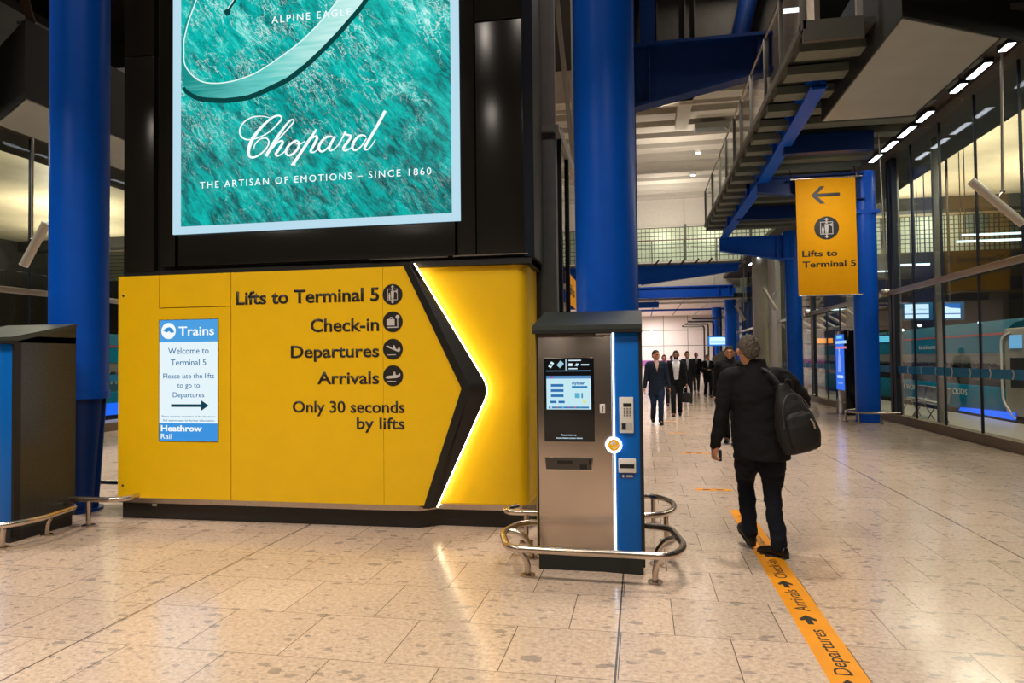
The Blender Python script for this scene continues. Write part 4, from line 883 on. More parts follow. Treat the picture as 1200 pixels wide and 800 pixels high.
# ================================================================ HANGING SIGN
hs = thing('hanging_sign', 'orange hanging banner with a left arrow and lift pictogram beside the walkway', 'sign', (4.39, 17.4, 3.03))
mb = MB(); mb.prism([(3.715, 5.80), (5.045, 5.80), (5.06, 3.03), (3.735, 3.03)], frame_front(17.42), .02); obj('banner', mb, ORG, hs, smooth=False)
mb = MB(); mb.tube([(3.60, 17.41, 5.82), (5.2, 17.41, 5.82)], .028, 10); obj('top_bar', mb, STEEL, hs)
mb = MB(); mb.tube([(3.75, 17.41, 3.03), (5.15, 17.41, 3.03)], .02, 10); obj('bottom_bar', mb, STEEL, hs)
for q in (3.64, 5.08): mb = MB(); mb.tube([(q, 17.41, 5.82), (q, 17.62, 6.1)], .012, 8); obj('hanger', mb, STEEL, hs)
HT = frame_front(17.3995)
mb = MB(); mb.prism([(4.06, 5.41), (4.26, 5.62), (4.37, 5.62), (4.205, 5.45), (4.70, 5.45), (4.70, 5.37), (4.205, 5.37), (4.37, 5.20), (4.26, 5.20)], HT, .003); obj('arrow', mb, INK, hs, smooth=False)
lift_icon(4.39, 4.62, .275, HT, hs)
text('Lifts to', 3.835, 4.62, 3.955, .155, HT, INK, hs, depth=.003, bold=.022); text('Terminal 5', 3.835, 5.02, 3.70, .155, HT, INK, hs, depth=.003, bold=.022)
# ================================================================ FLOOR TAPE
TAPE = mat('orange_floor_tape', (.80, .30, .005), .42, var=.08, vscale=5)
tp = MB(); tp.box(.89, 1.086, 1.0, 7.56, 0, .0015); tape = tag(obj('floor_tape', tp, TAPE, smooth=False), 'long orange floor tape with black wayfinding words under the walking man', 'floor marking')
FT = Matrix(((0, -1, 0, 1.022), (1, 0, 0, 0), (0, 0, 1, .0016), (0, 0, 0, 1)))
def arr(y): return [(y, .045-.018), (y+.07, .045-.018), (y+.055, .0), (y+.085, -.005), (y+.15, .045), (y+.085, .095), (y+.055, .09), (y+.07, .045+.018), (y, .045+.018)]
for k in range(-1, 3):
    o = 2.29*k
    for b, y0, y1 in (('Departures', 3.74, 4.33), ('Arrivals', 4.63, 5.04), ('Check-in', 5.29, 5.75)):
        if 1.1 < y0+o and y1+o < 7.5: text(b, y0+o, y1+o, 0, .09, FT, INK, tape, depth=.0006, bold=.004)
    for y in (4.41, 5.08, 5.83):
        if 1.1 < y+o < 7.3: mb = MB(); mb.prism(arr(y+o), FT, .0006); obj('arrow', mb, INK, tape, smooth=False)
for i, (x0, x1, y, n) in enumerate(((.63, 1.05, 8.66, 'nearest'), (.65, 1.09, 11.9, 'second'), (.59, .92, 15.05, 'third'), (.45, .86, 17.7, 'fourth'), (.42, .84, 20.9, 'farthest'))):
    mb = MB(); mb.box(x0, x1, y-.055, y+.055, 0, .0015); o = tag(obj('distance_marker', mb, TAPE, smooth=False), 'short orange cross tape on the floor beyond the walking man, %s of the row' % n, 'floor marking', 'orange cross tapes')
    mb = MB()
    for k in range(2): mb.prism([(x0+.08+k*.16, y-.025), (x0+.16+k*.16, y-.025), (x0+.18+k*.16, y), (x0+.16+k*.16, y+.025), (x0+.08+k*.16, y+.025), (x0+.10+k*.16, y)], Matrix.Translation((0, 0, .0016)), .0005)
    obj('black_mark', mb, INK, o, smooth=False)
# ================================================================ HANGING TUBE LOUDSPEAKERS
def tube_speaker(rt, rb, a, b, r, label, k=1.):
    t = thing('tube_loudspeaker', label, 'loudspeaker', rt)
    mb = MB(); mb.tube([rt, rb], .022*k, 10); obj('drop_rod', mb, mat('pale_grey_metal', (.45, .42, .37), .4, .3), t)
    A_, B_ = Vector(a), Vector(b); mid = (A_+B_)/2
    mb = MB(); mb.cyl(a, b, r, seg=24); obj('speaker_tube', mb, mat('speaker_grey', (.52, .47, .41), .4), t)
    e = (B_-A_).normalized(); mb = MB(); mb.cyl(A_-e*.012, A_+e*.004, r*1.05, seg=24); mb.cyl(B_-e*.004, B_+e*.012, r*1.05, seg=24); obj('end_cap', mb, WHITE, t)
    mb = MB(); mb.tube(fillet([rb, Vector(rb)+(mid-Vector(rb))*.5+Vector((0, 0, .04)), mid], .06), .016*k, 8); mb.ell(rb, (.035*k,)*3, 12, 8); obj('bracket', mb, STEEL, t)
    return t
tube_speaker((5.62, 11.9, 6.28), (5.58, 11.9, 4.12), (5.13, 11.86, 4.29), (5.82, 11.86, 3.60), .065, 'long grey tube loudspeaker on a rod before the right glass wall')
tube_speaker((5.28, 28.5, 6.28), (5.25, 28.5, 4.1), (4.80, 28.4, 4.25), (5.25, 28.4, 3.40), .065, 'grey tube loudspeaker hanging beside the pale round column')
tube_speaker((5.45, 38, 6.28), (5.40, 38, 4.0), (5.0, 37.9, 4.27), (5.42, 37.9, 3.5), .07, 'small far tube loudspeaker left of the pale round column')
tube_speaker((-12.03, 11.9, 6.28), (-12.03, 11.9, 4.12), (-11.66, 11.86, 4.42), (-12.18, 11.86, 3.60), .085, 'grey tube loudspeaker on a rod left of the left blue column')
mb = MB(); mb.tube([(4.9, 15.3, 6.28), (4.98, 15.3, 3.3)], .012, 8); tag(obj('drop_rod', mb, mat('pale_grey_metal', (.45, .42, .37)), loc=(4.9, 15.3, 6.28)), 'thin grey rod hanging from the soffit right of the blue column', 'rod')
# ================================================================ DIGITAL TOTEM
to = thing('digital_totem', 'slim black digital totem with a glowing blue screen by the glass', 'digital sign', (5.45, 20.2, 0))
mb = MB(); mb.box(5.37, 5.62, 19.75, 20.7, 0, 2.27, bev=.01); obj('totem_case', mb, mat('gloss_black', (.006, .006, .007), .12), to)
FS = frame_side(5.3695, -1)
mb = MB(); mb.prism(rect(-20.62, -19.83, .66, 2.17), FS, .002); sc_ = obj('totem_screen', mb, emis('scr_totem', '#3568d8', 1.2), to, smooth=False)
FS2 = frame_side(5.367, -1)
for hx, P in (('#a8d4f8', rect(-20.6, -19.6, 1.92, 2.0)), ('#6fd0f0', rect(-20.5, -20.0, 2.06, 2.14)), ('#d07fa0', rect(-20.6, -19.6, 1.78, 1.84)), ('#8fa4e8', [(-20.42, 1.15), (-20.12, 1.15), (-20.16, 1.5), (-20.22, 1.68), (-20.32, 1.68), (-20.38, 1.5)]), ('#a3b8f0', disc(-20.27, 1.74, .06, 16)), ('#bcd8ff', rect(-20.5, -19.95, .98, 1.06)), ('#7aa0e8', rect(-20.45, -20.0, .82, .88))):
    mb = MB(); mb.prism(P, FS2, .001); obj('screen_graphic', mb, emis('scr_'+hx.strip('#'), hx, 1.), sc_, smooth=False)
mb = MB(); mb.box(5.365, 5.372, 19.8, 20.65, .33, .34); obj('panel_joint', mb, GREYM, to, smooth=False)
# ================================================================ FAR HALL THINGS
for i, y in enumerate((45.6, 49.5, 53.2, 56.5)):
    w_ = ('first', 'second', 'third', 'last')[i]
    t = thing('arm_lamp_post', 'dark bent post with a long overhanging arm, %s from the hall entrance' % w_, 'lamp post', (5.0, y, 0), 'overhanging arm posts')
    mb = MB(); mb.tube(fillet([(5.0, y, 0), (5.0, y, 4.05), (3.3, y, 4.05)], .2), .07, 10); obj('post_arm', mb, mat('dark_bronze', (.06, .045, .04), .4), t)
    mb = MB(); mb.box(3.3, 4.6, y-.06, y+.06, 3.9, 4.0, bev=.01); obj('lamp_head', mb, WHITE, t)
t = thing('hall_display', 'bright blue and white display board hanging near the far hall entrance', 'display', (4.85, 44.4, 2.3))
mb = MB(); mb.box(4.15, 5.6, 44.3, 44.45, 2.28, 2.86, bev=.02); obj('display_case', mb, emis('display_rim', '#2a86e0', .9), t)
mb = MB(); mb.prism(rect(4.24, 5.5, 2.36, 2.80), frame_front(44.298), .003); sc_ = obj('display_face', mb, emis('scr_hall', '#c8ecff', 1.3), t, smooth=False)
mb = MB(); mb.prism(rect(4.3, 5.4, 2.56, 2.585), frame_front(44.29), .003); mb.prism(rect(4.3, 5.3, 2.44, 2.465), frame_front(44.29), .003); mb.prism([(5.1, 2.80), (5.5, 2.80), (5.5, 2.68), (5.3, 2.72)], frame_front(44.29), .003); obj('display_lines', mb, emis('scr_5f9fd0', '#5fb0e0'), sc_, smooth=False)
mb = MB(); mb.box(4.83, 4.9, 44.36, 44.42, 2.86, 4.0); mb.tube([(4.86, 44.39, 4.0), (5.45, 44.39, 4.0)], .04, 8); obj('hanger', mb, GREYD, t)
t = thing('service_desk', 'grey slanted service desk on the right of the far concourse', 'desk', (4.6, 40, 0))
mb = MB(); mb.prism([(3.9, .0), (5.2, 0), (5.2, 1.95), (4.55, 1.95), (3.95, 1.55)], frame_front(40.2), .15); obj('side_panel', mb, mat('desk_grey', (.30, .29, .28), .5), t, smooth=False)
mb = MB(); mb.box(3.9, 5.3, 38.8, 40.0, .98, 1.04); obj('desk_top', mb, GREYD, t, smooth=False)
mb = MB(); mb.box(4.1, 5.2, 39.0, 40.0, 0, .98); obj('desk_body', mb, GREYM, t, smooth=False)
# ================================================================ PLATFORM THINGS
def train(R):
    s = 'right' if R else 'left'
    X = 8.6; t = thing('train', 'teal train standing at the platform behind the %s glass wall' % s, 'train', (xm(10, R), 25, -1.0))
    TEAL = mat('train_teal', (.0, .20, .33), .6, var=.1, spec=.1); y0 = 18.5 if R else 9.0; yE = 16.6 if R else 7.0
    far_y = 42.5
    mb = MB(); bx(mb, R, X, X+2.7, y0, far_y, .12, .78, bev=.02); obj('lower_body', mb, TEAL, t)
    mb = MB(); bx(mb, R, X+.02, X+2.7, y0, far_y, .78, 1.32); obj('window_band', mb, mat('train_window', (.012, .013, .015), .12) if R else mat('train_side_blue', (.03, .14, .19), .4), t, smooth=False)
    mb = MB(); bx(mb, R, X+.01, X+2.7, y0, far_y, 1.32, 1.62); obj('grey_band', mb, mat('train_grey', (.23, .22, .20), .4, var=.2, vscale=2, stretch=(.2, .2, 14)), t, smooth=False)
    mb = MB(); bx(mb, R, X, X+2.7, y0, far_y, 1.62, 2.10); obj('upper_body', mb, TEAL, t, smooth=False)
    mb = MB(); bx(mb, R, X-.005, X+2.7, y0, far_y, 2.06, 2.11); obj('red_stripe', mb, mat('train_red', (.55, .06, .035), .4), t, smooth=False)
    mb = MB(); mb.prism([(xm(X, R), 2.11), (xm(X+.25, R), 2.35), (xm(X+.9, R), 2.5), (xm(X+1.8, R), 2.5), (xm(X+2.45, R), 2.35), (xm(X+2.7, R), 2.11)], frame_front(far_y), far_y-y0); obj('roof', mb, mat('train_roof', (.008, .085, .13), .75, spec=.08), t)
    mb = MB(); bx(mb, R, X+.1, X+2.6, y0+1, far_y, -.95, .12); obj('underframe', mb, MATTE, t, smooth=False)
    # end door module with a curved pale edge
    mb = MB(); bx(mb, R, X-.01, X+2.7, yE, y0, .12, 2.2, bev=.06); obj('end_module', mb, mat('train_end_grey', (.30, .27, .22), .4), t)
    FSd = frame_side(xm(X-.015, R), -1 if R else 1); sg = -1 if R else 1
    mb = MB(); ribbon(mb, [(sg*(y0-.35), 2.1, .04), (sg*(y0+.02), 1.95, .05), (sg*(y0+.06), 1.5, .05), (sg*(y0+.05), .7, .05), (sg*(y0-.05), .4, .05), (sg*(y0-.5), .08, .05)], FSd, .03); obj('pale_door_edge', mb, WHITE, t, smooth=False)
    mb = MB(); mb.prism([(sg*(y0-.35), .8), (sg*(y0-.95), .8), (sg*(y0-.95), 1.5), (sg*(y0-.35), 1.5)], FSd, .02); obj('end_window', mb, MATTE, t, smooth=False)
    mb = MB(); mb.prism([(sg*(y0-1.0), .7), (sg*(y0-1.15), .7), (sg*(y0-1.15), 1.9), (sg*(y0-1.0), 1.9)], FSd, .02); obj('orange_door', mb, ORG, t, smooth=False)
    mb = MB(); mb.prism([(sg*(y0-.32), 1.72), (sg*(y0-.85), 1.72), (sg*(y0-.85), 2.03), (sg*(y0-.32), 2.03)], FSd, .02); obj('end_display', mb, emis('scr_end', '#7fc0f0', .8), t, smooth=False)
    # seat backs along the window band
    mb = MB(); y = y0+.4
    while y < 36: bx(mb, R, X-.004, X+.03, y, y+.17, 1.28, 1.36); y += .27
    o = obj('seat_backs', mb, MATTE, t, smooth=False)
    FL = frame_side(xm(X-.004, R), -1 if R else 1); L_ = mat('train_lettering', (.75, .72, .62), .5)
    if R:
        text('EST CLOUDS', -22.3, -20.45, .50, .16, FL, L_, t, depth=.006); text('THE WORLD', -25.4, -23.6, .48, .16, FL, L_, t, depth=.006)
        text('ictions', -23.6, -22.3, 1.76, .13, FL, L_, t, depth=.006)
    else: text('anim', 16.6, 18.2, 1.0, .30, frame_side(xm(X-.02, R), 1), mat('train_lettering_grey', (.32, .40, .40)), t, depth=.006)
    mb = MB()
    if R: mb.prism([(-18.0, .04), (-18.0, .22), (-19.2, .2), (-20.8, .15), (-20.9, .06)], frame_side(X-.02, -1), .02)
    else: bx(mb, R, X-.03, X+.3, 14.5, 19.5, .12, .46)
    obj('painted_blue_glow', mb, emis('blue_glow', (.01, .12, .85), 1.3), t, smooth=False)  # blue light pooled beside the train, put in as a glowing shape
    return t
train(True); train(False)
def post_(name, x, y, z1, w_, label):
    mb = MB(); mb.box(x-w_, x+w_, y-.04, y+.04, 0, z1, bev=.01); return tag(obj(name, mb, mat('post_grey', (.13, .125, .10), .45, var=.1)), label, 'post')
post_('platform_post', 6.21, 16.0, 6.2, .06, 'grey steel post behind the nearest right glass pane')
post_('platform_post', 6.30, 18.5, 6.2, .05, 'pale post just behind the glass right of the blue column')
post_('platform_post', 6.7, 24.0, 6.2, .12, 'grey platform post behind the digital totem')
post_('platform_post', 6.6, 30.0, 6.2, .12, 'grey platform post behind the second blue column')
def pscreen(x0, x1, y, z0, z1, label, word, wave):
    t = thing('platform_screen', label, 'screen', ((x0+x1)/2, y, z0)); mb = MB(); mb.box(x0-.04, x1+.10, y, y+.12, z0-.04, z1+.04, bev=.01); obj('screen_case', mb, mat('screen_blue', (.02, .16, .40), .4), t)
    mb = MB(); mb.prism(rect(x0, x1, z0, z1), frame_front(y-.001), .003); f = obj('screen_face', mb, emis('scr_plat', '#cdeaff', 1.3), t, smooth=False)
    M = frame_front(y-.005)
    if wave: mb = MB(); mb.prism([(x0, z1), (x1, z1), (x1, z1-.12), (x0+.18, z1-.10), (x0+.06, z1-.06)], M, .002); obj('screen_band', mb, emis('scr_wave', '#2470c8'), f, smooth=False)
    mb = MB(); mb.prism(rect(x0, x1, z0+.10, z0+.125), M, .002); obj('screen_band', mb, emis('scr_wave', '#2470c8'), f, smooth=False)
    if word: text(word, x0+.16, x1-.03, z1-.15, .045, M, emis('scr_ink', '#5b8fb8'), f, depth=.002)
    mb = MB(); mb.tube([((x0+x1)/2, y+.06, z1), ((x0+x1)/2, y+.06, 6.35 if x0 < 7 else 9.6)], .025, 8); obj('drop_rod', mb, GREYD, t)
pscreen(6.60, 7.16, 19, 2.51, 2.87, 'left hanging platform screen with white page behind the glass', 'London Paddington', False)
pscreen(7.48, 7.88, 19, 2.50, 2.86, 'right hanging platform screen with a blue wave on its page', '', True)
def seat(x, y, label):
    t = thing('platform_bench', label, 'seat', (x, y, 0)); m = mat('perforated_grey', (.36, .34, .31), .4, .3)
    mb = MB(); mb.tube([(x, y-.55, .46), (x, y+.55, .46)], .03, 8); obj('seat_beam', mb, STEEL, t)
    for k in (-.28, .28):
        P = smooth_path([(x-.24, .47), (x-.05, .44), (x+.16, .46), (x+.22, .56), (x+.27, .78), (x+.25, .79)], 4)
        mb = MB(); mb.prism(P+[(a+.02, b-.02) for a, b in reversed(P)], Matrix(((1, 0, 0, 0), (0, 0, 1, y+k-.25), (0, 1, 0, 0), (0, 0, 0, 1))), .5); obj('seat_shell', mb, m, t)
    for k in (-.4, .4):
        mb = MB(); mb.tube([(x-.25, y+k, 0), (x, y+k, .45), (x+.25, y+k, 0)], .018, 8); obj('leg', mb, STEEL, t)
seat(6.75, 18.0, 'grey perforated platform bench just behind the right glass'); seat(6.95, 19.4, 'second grey platform bench, nearer the blue column')
def tubes_(x0, x1, y, z, label):
    mb = MB(); mb.box(x0, x1, y, y+.06, z, z+.05); t = tag(obj('platform_tube_light', mb, emis('plat_tube', '#d8f2f4', 2.2)), label, 'light')
    for q in (x0+.1, x1-.1):
        m2 = MB(); m2.tube([(q, y+.03, z+.05), (q, y+.03, 9.6)], .012, 6); obj('drop_rod', m2, GREYD, t)
tubes_(8.27, 11.5, 20, 4.54, 'lower long white tube light over the platform'); tubes_(8.64, 11.5, 20.6, 4.80, 'upper long white tube light over the platform')
tubes_(6.72, 7.6, 20, 3.97, 'short white tube light behind the right glass'); tubes_(8.0, 9.0, 27, 4.6, 'distant white tube light beyond the short one')
tubes_(6.9, 8.5, 31, 3.5, 'white tube light behind the digital totem')
for i, (px, pz) in enumerate(((7.15, 2.28), (8.35, 2.6), (9.1, 2.45), (7.6, 2.40), (10.6, 2.8))):
    mb = MB(); mb.ell((px, 20.8, pz), (.05, .05, .035), 14, 8); t = obj('spot_lamp', mb, emis('spot_white', '#dfe8ff', 4)); mb = MB(); mb.tube([(px, 20.8, pz+.03), (px, 20.8, 6.35 if px < 7.35 else 9.6)], .008, 6); obj('drop_rod', mb, GREYD, t)
    tag(t, 'small white spot lamp above the train, %s in line' % ('first', 'third', 'fourth', 'second', 'last')[i], 'light', 'spot lamps above the train')
mb = MB()
for k in range(7): mb.tube([(6.5, 24.6+k*1.3, 3.0), (7.0, 24.2+k*1.3, 2.6)], .05, 8)
mb.tube([(7.0, 23.5, 2.6), (7.0, 34, 2.6)], .06, 8); mb.tube([(6.5, 23.5, 3.05), (6.5, 34, 3.05)], .04, 8)
for y in (23.6, 33.9): mb.tube([(7.0, y, 0), (7.0, y, 2.6)], .06, 8); mb.tube([(6.5, y, 3.05), (7.0, y, 2.6)], .05, 8)
tag(obj('cycle_canopy_frame', mb, mat('pale_grey_metal', (.45, .42, .37), .4, .3)), 'pale steel frame with slanting struts behind the digital totem', 'frame')
for i, (x, y, z, hx, l) in enumerate(((7.6, 27.5, 2.3, '#6fd0ff', 'blue departure board behind the glass left of the totem'), (8.2, 27.6, 1.85, '#9fe0ff', 'pale blue low board behind the glass left of the totem'), (7.4, 30, 2.2, '#ff9a30', 'orange indicator board behind the glass near the totem'), (7.7, 23.6, 2.1, '#60c0e0', 'teal board behind the glass right of the totem'))):
    t = thing('indicator_board', l, 'board', (x, y, z)); mb = MB(); mb.box(x-.35, x+.35, y, y+.1, z-.14, z+.14, bev=.01); obj('board_case', mb, NAVY, t)
    mb = MB(); mb.prism(rect(x-.31, x+.31, z-.1, z+.1), frame_front(y-.001), .003); obj('board_face', mb, emis('scr_'+hx.strip('#'), hx, 1.2), t, smooth=False)
    mb = MB(); mb.tube([(x, y+.05, z+.14), (x, y+.05, 6.35 if x < 7.35 else 9.6)], .02, 8); obj('drop_rod', mb, GREYD, t)
# ================================================================ PEOPLE
def vox(mb, size, smooth_it=2, noise_amp=0., noise_scale=9., cut=None, thick=0., seed=0, stretch=(1, 1, 1), fac=.5):
    """fuse overlapping shapes into one continuous skin"""
    me = mb.mesh('t'); o = bpy.data.objects.new('t', me); COL.objects.link(o)
    r = o.modifiers.new('r', 'REMESH'); r.mode = 'VOXEL'; r.voxel_size = size
    s = o.modifiers.new('s', 'SMOOTH'); s.iterations = smooth_it; s.factor = fac
    C.view_layer.update(); dg = C.evaluated_depsgraph_get()
    m2 = bpy.data.meshes.new_from_object(o.evaluated_get(dg)); bpy.data.objects.remove(o); bpy.data.meshes.remove(me)
    bm = bmesh.new(); bm.from_mesh(m2); bpy.data.meshes.remove(m2)
    if noise_amp:
        bm.normal_update()
        off = Vector((seed*3.1, seed*1.7, seed*5.3))
        for v in bm.verts:
            p = Vector((v.co.x*stretch[0], v.co.y*stretch[1], v.co.z*stretch[2]))*noise_scale+off
            n = mnoise.noise(p)+.5*mnoise.noise(p*2.1)
            v.co += v.normal*n*noise_amp
    if cut:
        bmesh.ops.delete(bm, geom=[f for f in bm.faces if cut(f.calc_center_median())], context='FACES')
        bmesh.ops.delete(bm, geom=[v for v in bm.verts if not v.link_faces], context='VERTS')
    out = MB(); out.bm.free(); out.bm = bm
    if thick:
        bm.normal_update(); bmesh.ops.solidify(bm, geom=list(bm.faces), thickness=thick)
    return out
def ik(a, c, l1, l2, pole):
    a = Vector(a); c = Vector(c); d = c-a; L = min(d.length, (l1+l2)*.999); d.normalize()
    x = (l1*l1-l2*l2+L*L)/(2*L); h = math.sqrt(max(l1*l1-x*x, 0)); p = Vector(pole); p = (p-d*p.dot(d)).normalized()
    return a+d*x+p*h, a+d*L
def limb(mb, pts, rad, seg=14):
    P = smooth_path([(*p, r) for p, r in zip(pts, rad)], 5); mb.tube([q[:3] for q in P], [q[3] for q in P], seg)
    mb.ell(pts[0], (rad[0],)*3, seg, 8); mb.ell(pts[-1], (rad[-1],)*3, seg, 8)
def hand(mb, wrist, d, palm_n, side_v, curl=.5, k=1.):
    """palm, four unequal bent fingers and a thumb leaving the side of the palm"""
    d = Vector(d).normalized(); n = Vector(palm_n); n = (n-d*n.dot(d)).normalized(); s = Vector(side_v); s = (s-d*s.dot(d)-n*s.dot(n)).normalized()
    w_ = Vector(wrist); rot = Matrix((s, n, d)).transposed().to_4x4()
    mb.ell((0, 0, 0), (.042*k, .019*k, .056*k), 14, 10, Matrix.Translation(w_+d*.05*k) @ rot)
    mb.tube([w_-d*.03*k, w_+d*.02*k], [.026*k, .027*k], 12)
    for i, (o, L) in enumerate(((.030, .070), (.010, .080), (-.011, .076), (-.031, .058))):
        p = w_+d*.088*k+s*o*k; dd = d.copy(); pts = [p-d*.02*k]; 
        for j in range(3):
            dd = (Matrix.Rotation(-curl*(.5+.35*j), 4, s) @ dd) if (Matrix.Rotation(-curl, 4, s) @ d).dot(n) > 0 else (Matrix.Rotation(curl*(.5+.35*j), 4, s) @ dd)
            pts.append(p); p = p+dd*L*k*(.42, .32, .26)[j]
        pts.append(p); mb.tube(pts, [.0098*k, .0098*k, .0092*k, .0085*k, .0075*k][:len(pts)], 8); mb.ell(p, (.0076*k,)*3, 8, 6)
    t0 = w_+d*.025*k+s*.03*k; t1 = t0+(d*.5+s*.75+n*.25).normalized()*.04*k; t2 = t1+(d*.9+s*.25+n*.4).normalized()*.032*k
    mb.tube([t0-s*.01*k, t0, t1, t2], [.013*k, .013*k, .0115*k, .009*k], 8); mb.ell(t2, (.009*k,)*3, 8, 6)
def person(label, loc, rz, H=1.76, aL=(-.10, .12, .09), aR=(.10, -.12, .10), toeL=0., toeR=0., tiltL=0., tiltR=0., hL=(-.27, .05, .80), hR=(.27, .0, .80), poleL=(-.3, -1, 0), poleR=(.3, -1, 0),
           head=(0, 0), hx=0., lean=(0, 0), coat='#15171c', pants='#14151a', skin='#c08a68', hair='#1c1512', shirt=None, tie=None, hem=.80, beard=None, curlL=.5, curlR=.5, palmL=(.9, .1, 0), palmR=(-.9, .1, 0),
           sideL=(0, 1, 0), sideR=(0, 1, 0), vx=.007, bulk=1., hairlen=1., open_w=.05, collar=False, shoes='#0c0a09', seed=1, wr=.006, hair_noise=.006, group=None, female=False, sole=None, open_to=None, nape=True, headk=1.):
    k = H/1.76; kid = seed
    hip = .925; lx, ly = lean
    def Tq(z): f = (z-hip)/.55; return Vector((lx*f, ly*f, 0))      # lean of the trunk
    sk = mat('skin_'+skin.strip('#'), skin, .5, var=.06, vscale=30)
    cm = mat('cloth_'+coat.strip('#'), coat, .85, var=.15, vscale=60, spec=.2); pm = mat('cloth_'+pants.strip('#'), pants, .85, var=.12, vscale=60, spec=.2)
    sh = {s: Vector((s*.178*bulk, 0, 1.425))+Tq(1.425) for s in (-1, 1)}
    hpj = {s: Vector((s*.088, 0, .90)) for s in (-1, 1)}
    wrist, elbow, knee, ankle = {}, {}, {}, {}
    for s, h, p in ((-1, hL, poleL), (1, hR, poleR)): elbow[s], wrist[s] = ik(sh[s], h, .295, .265, p)
    for s, a in ((-1, aL), (1, aR)): knee[s], ankle[s] = ik(hpj[s], a, .425, .415, (0, 1, 0))
    # ---- body
    b = MB(); Hc = Vector((hx, 0, 0))+Tq(1.6)
    HM = Matrix.Translation(Hc+Vector((0, -.01, 1.54))) @ Matrix.Rotation(head[0], 4, 'Z') @ Matrix.Rotation(head[1], 4, 'X') @ Matrix.Translation((0, .01, -1.54))
    E_ = lambda c, r: b.ell(c, r, 20, 14, HM)
    E_((0, -.012, 1.662), (.074, .092, .096)); E_((0, .028, 1.605), (.057, .062, .083)); E_((0, .058, 1.552), (.03, .026, .024)); E_((0, .0, 1.60), (.064, .07, .06))
    E_((0, .068, 1.668), (.046, .02, .012)); E_((0, .092, 1.618), (.013, .017, .015)); E_((0, .083, 1.637), (.009, .016, .028)); E_((0, .082, 1.585), (.023, .012, .007)); E_((0, .080, 1.573), (.019, .012, .007))
    E_((-.035, .066, 1.618), (.022, .018, .02)); E_((.035, .066, 1.618), (.022, .018, .02))
    for s in (-1, 1): E_((s*.082, -.010, 1.628), (.013, .020, .030)); E_((s*.090, -.018, 1.640), (.009, .017, .022))
    b.tube([Vector((0, -.02, 1.42))+Tq(1.42), Vector((0, -.012, 1.5))+Tq(1.5), HM @ Vector((0, -.002, 1.58))], [.072, .056, .054], 16)
    TR = [(.86, .15, .10), (.98, .150, .10), (1.12, .14, .095), (1.26, .155, .105), (1.38, .165, .10), (1.45, .12, .08)]
    b.loft([(Vector((0, 0, z))+Tq(z), (0, 0, 1), rx, ry, (1, 0, 0)) for z, rx, ry in TR], 20)
    for s in (-1, 1):
        limb(b, [sh[s]*1.0-Vector((s*.03, 0, .02)), sh[s].lerp(elbow[s], .5), elbow[s], elbow[s].lerp(wrist[s], .5), wrist[s]], [.05, .044, .036, .034, .027])
        limb(b, [hpj[s], knee[s], ankle[s]], [.075, .05, .042])
        dv = (wrist[s]-elbow[s]); hand(b, wrist[s], dv, palmL if s < 0 else palmR, sideL if s < 0 else sideR, curlL if s < 0 else curlR)
        fa = toeL if s < 0 else toeR; b.ell(ankle[s]+Vector((0, .05, -.03)), (.03, .07, .03), 12, 8)
    K = Matrix.Diagonal((k, k, k, 1)); WMl = Matrix.Translation(loc) @ Matrix.Rotation(rz, 4, 'Z')
    def fin(m_, name, mt, par=None, sm=True):
        m_.bm.transform(K); me = m_.mesh(name); smooth_me(me, 60 if sm else 30); me.materials.append(mt); o = bpy.data.objects.new(name, me); COL.objects.link(o)
        if par is None: o.location = loc; o.rotation_euler = (0, 0, rz); WM[o] = WMl
        else: o.parent = par; WM[o] = WMl
        return o
    body = fin(vox(b, vx, 3), 'person', sk); tag(body, label, 'person', group)
    for s in (-1, 1):
        e = MB(); e.ell((s*.031, .079, 1.643), (.0125, .0085, .0075), 12, 8, HM); fin(e, 'eye', mat('eye_dark', (.03, .02, .016), .2), body)
        e = MB(); e.tube([HM @ Vector((s*.014, .089, 1.662)), HM @ Vector((s*.034, .087, 1.667)), HM @ Vector((s*.05, .076, 1.66))], [.004, .0045, .003], 8); fin(e, 'eyebrow', mat('hair_'+hair.strip('#'), hair, .8), body)
    # ---- hair shell
    hm = bmesh.new(); bmesh.ops.create_icosphere(hm, subdivisions=5, radius=1)
    for v in hm.verts:
        d = v.co.normalized(); f = d.y
        line = (-.05+.62*f) if f > 0 else (-.05+.62*f*hairlen)
        if female: line = (-.1+.6*f) if f > .2 else -1.2
        if f <= 0 and nape: line = -.05+(-.05+.95*f)*min(1, abs(f)*1.6); 
        t_ = max(0, min(1, (d.z-line)/.14+.5)); t_ = t_*t_*(3-2*t_)
        n = .6*mnoise.noise(d*5+Vector((seed, 2, 0)))+mnoise.noise(d*11+Vector((seed, 0, 0)))+.8*mnoise.noise(d*26+Vector((0, seed, 0)))
        R = .80+.29*t_+t_*n*hair_noise*9+(.42*max(0, -d.z)*max(0, -f)*t_ if not female else 0)
        v.co = Vector((d.x*.076*R, -.016+d.y*.096*R, 1.664+d.z*.100*R))
    hm.transform(HM); h_ = MB(); h_.bm.free(); h_.bm = hm; hmat = mat('hair_'+hair.strip('#'), hair, .8, var=.85 if hair_noise > .01 else .5, vscale=48 if hair_noise > .01 else 70, bump=.6, bscale=120); fin(h_, 'hair', hmat, body)
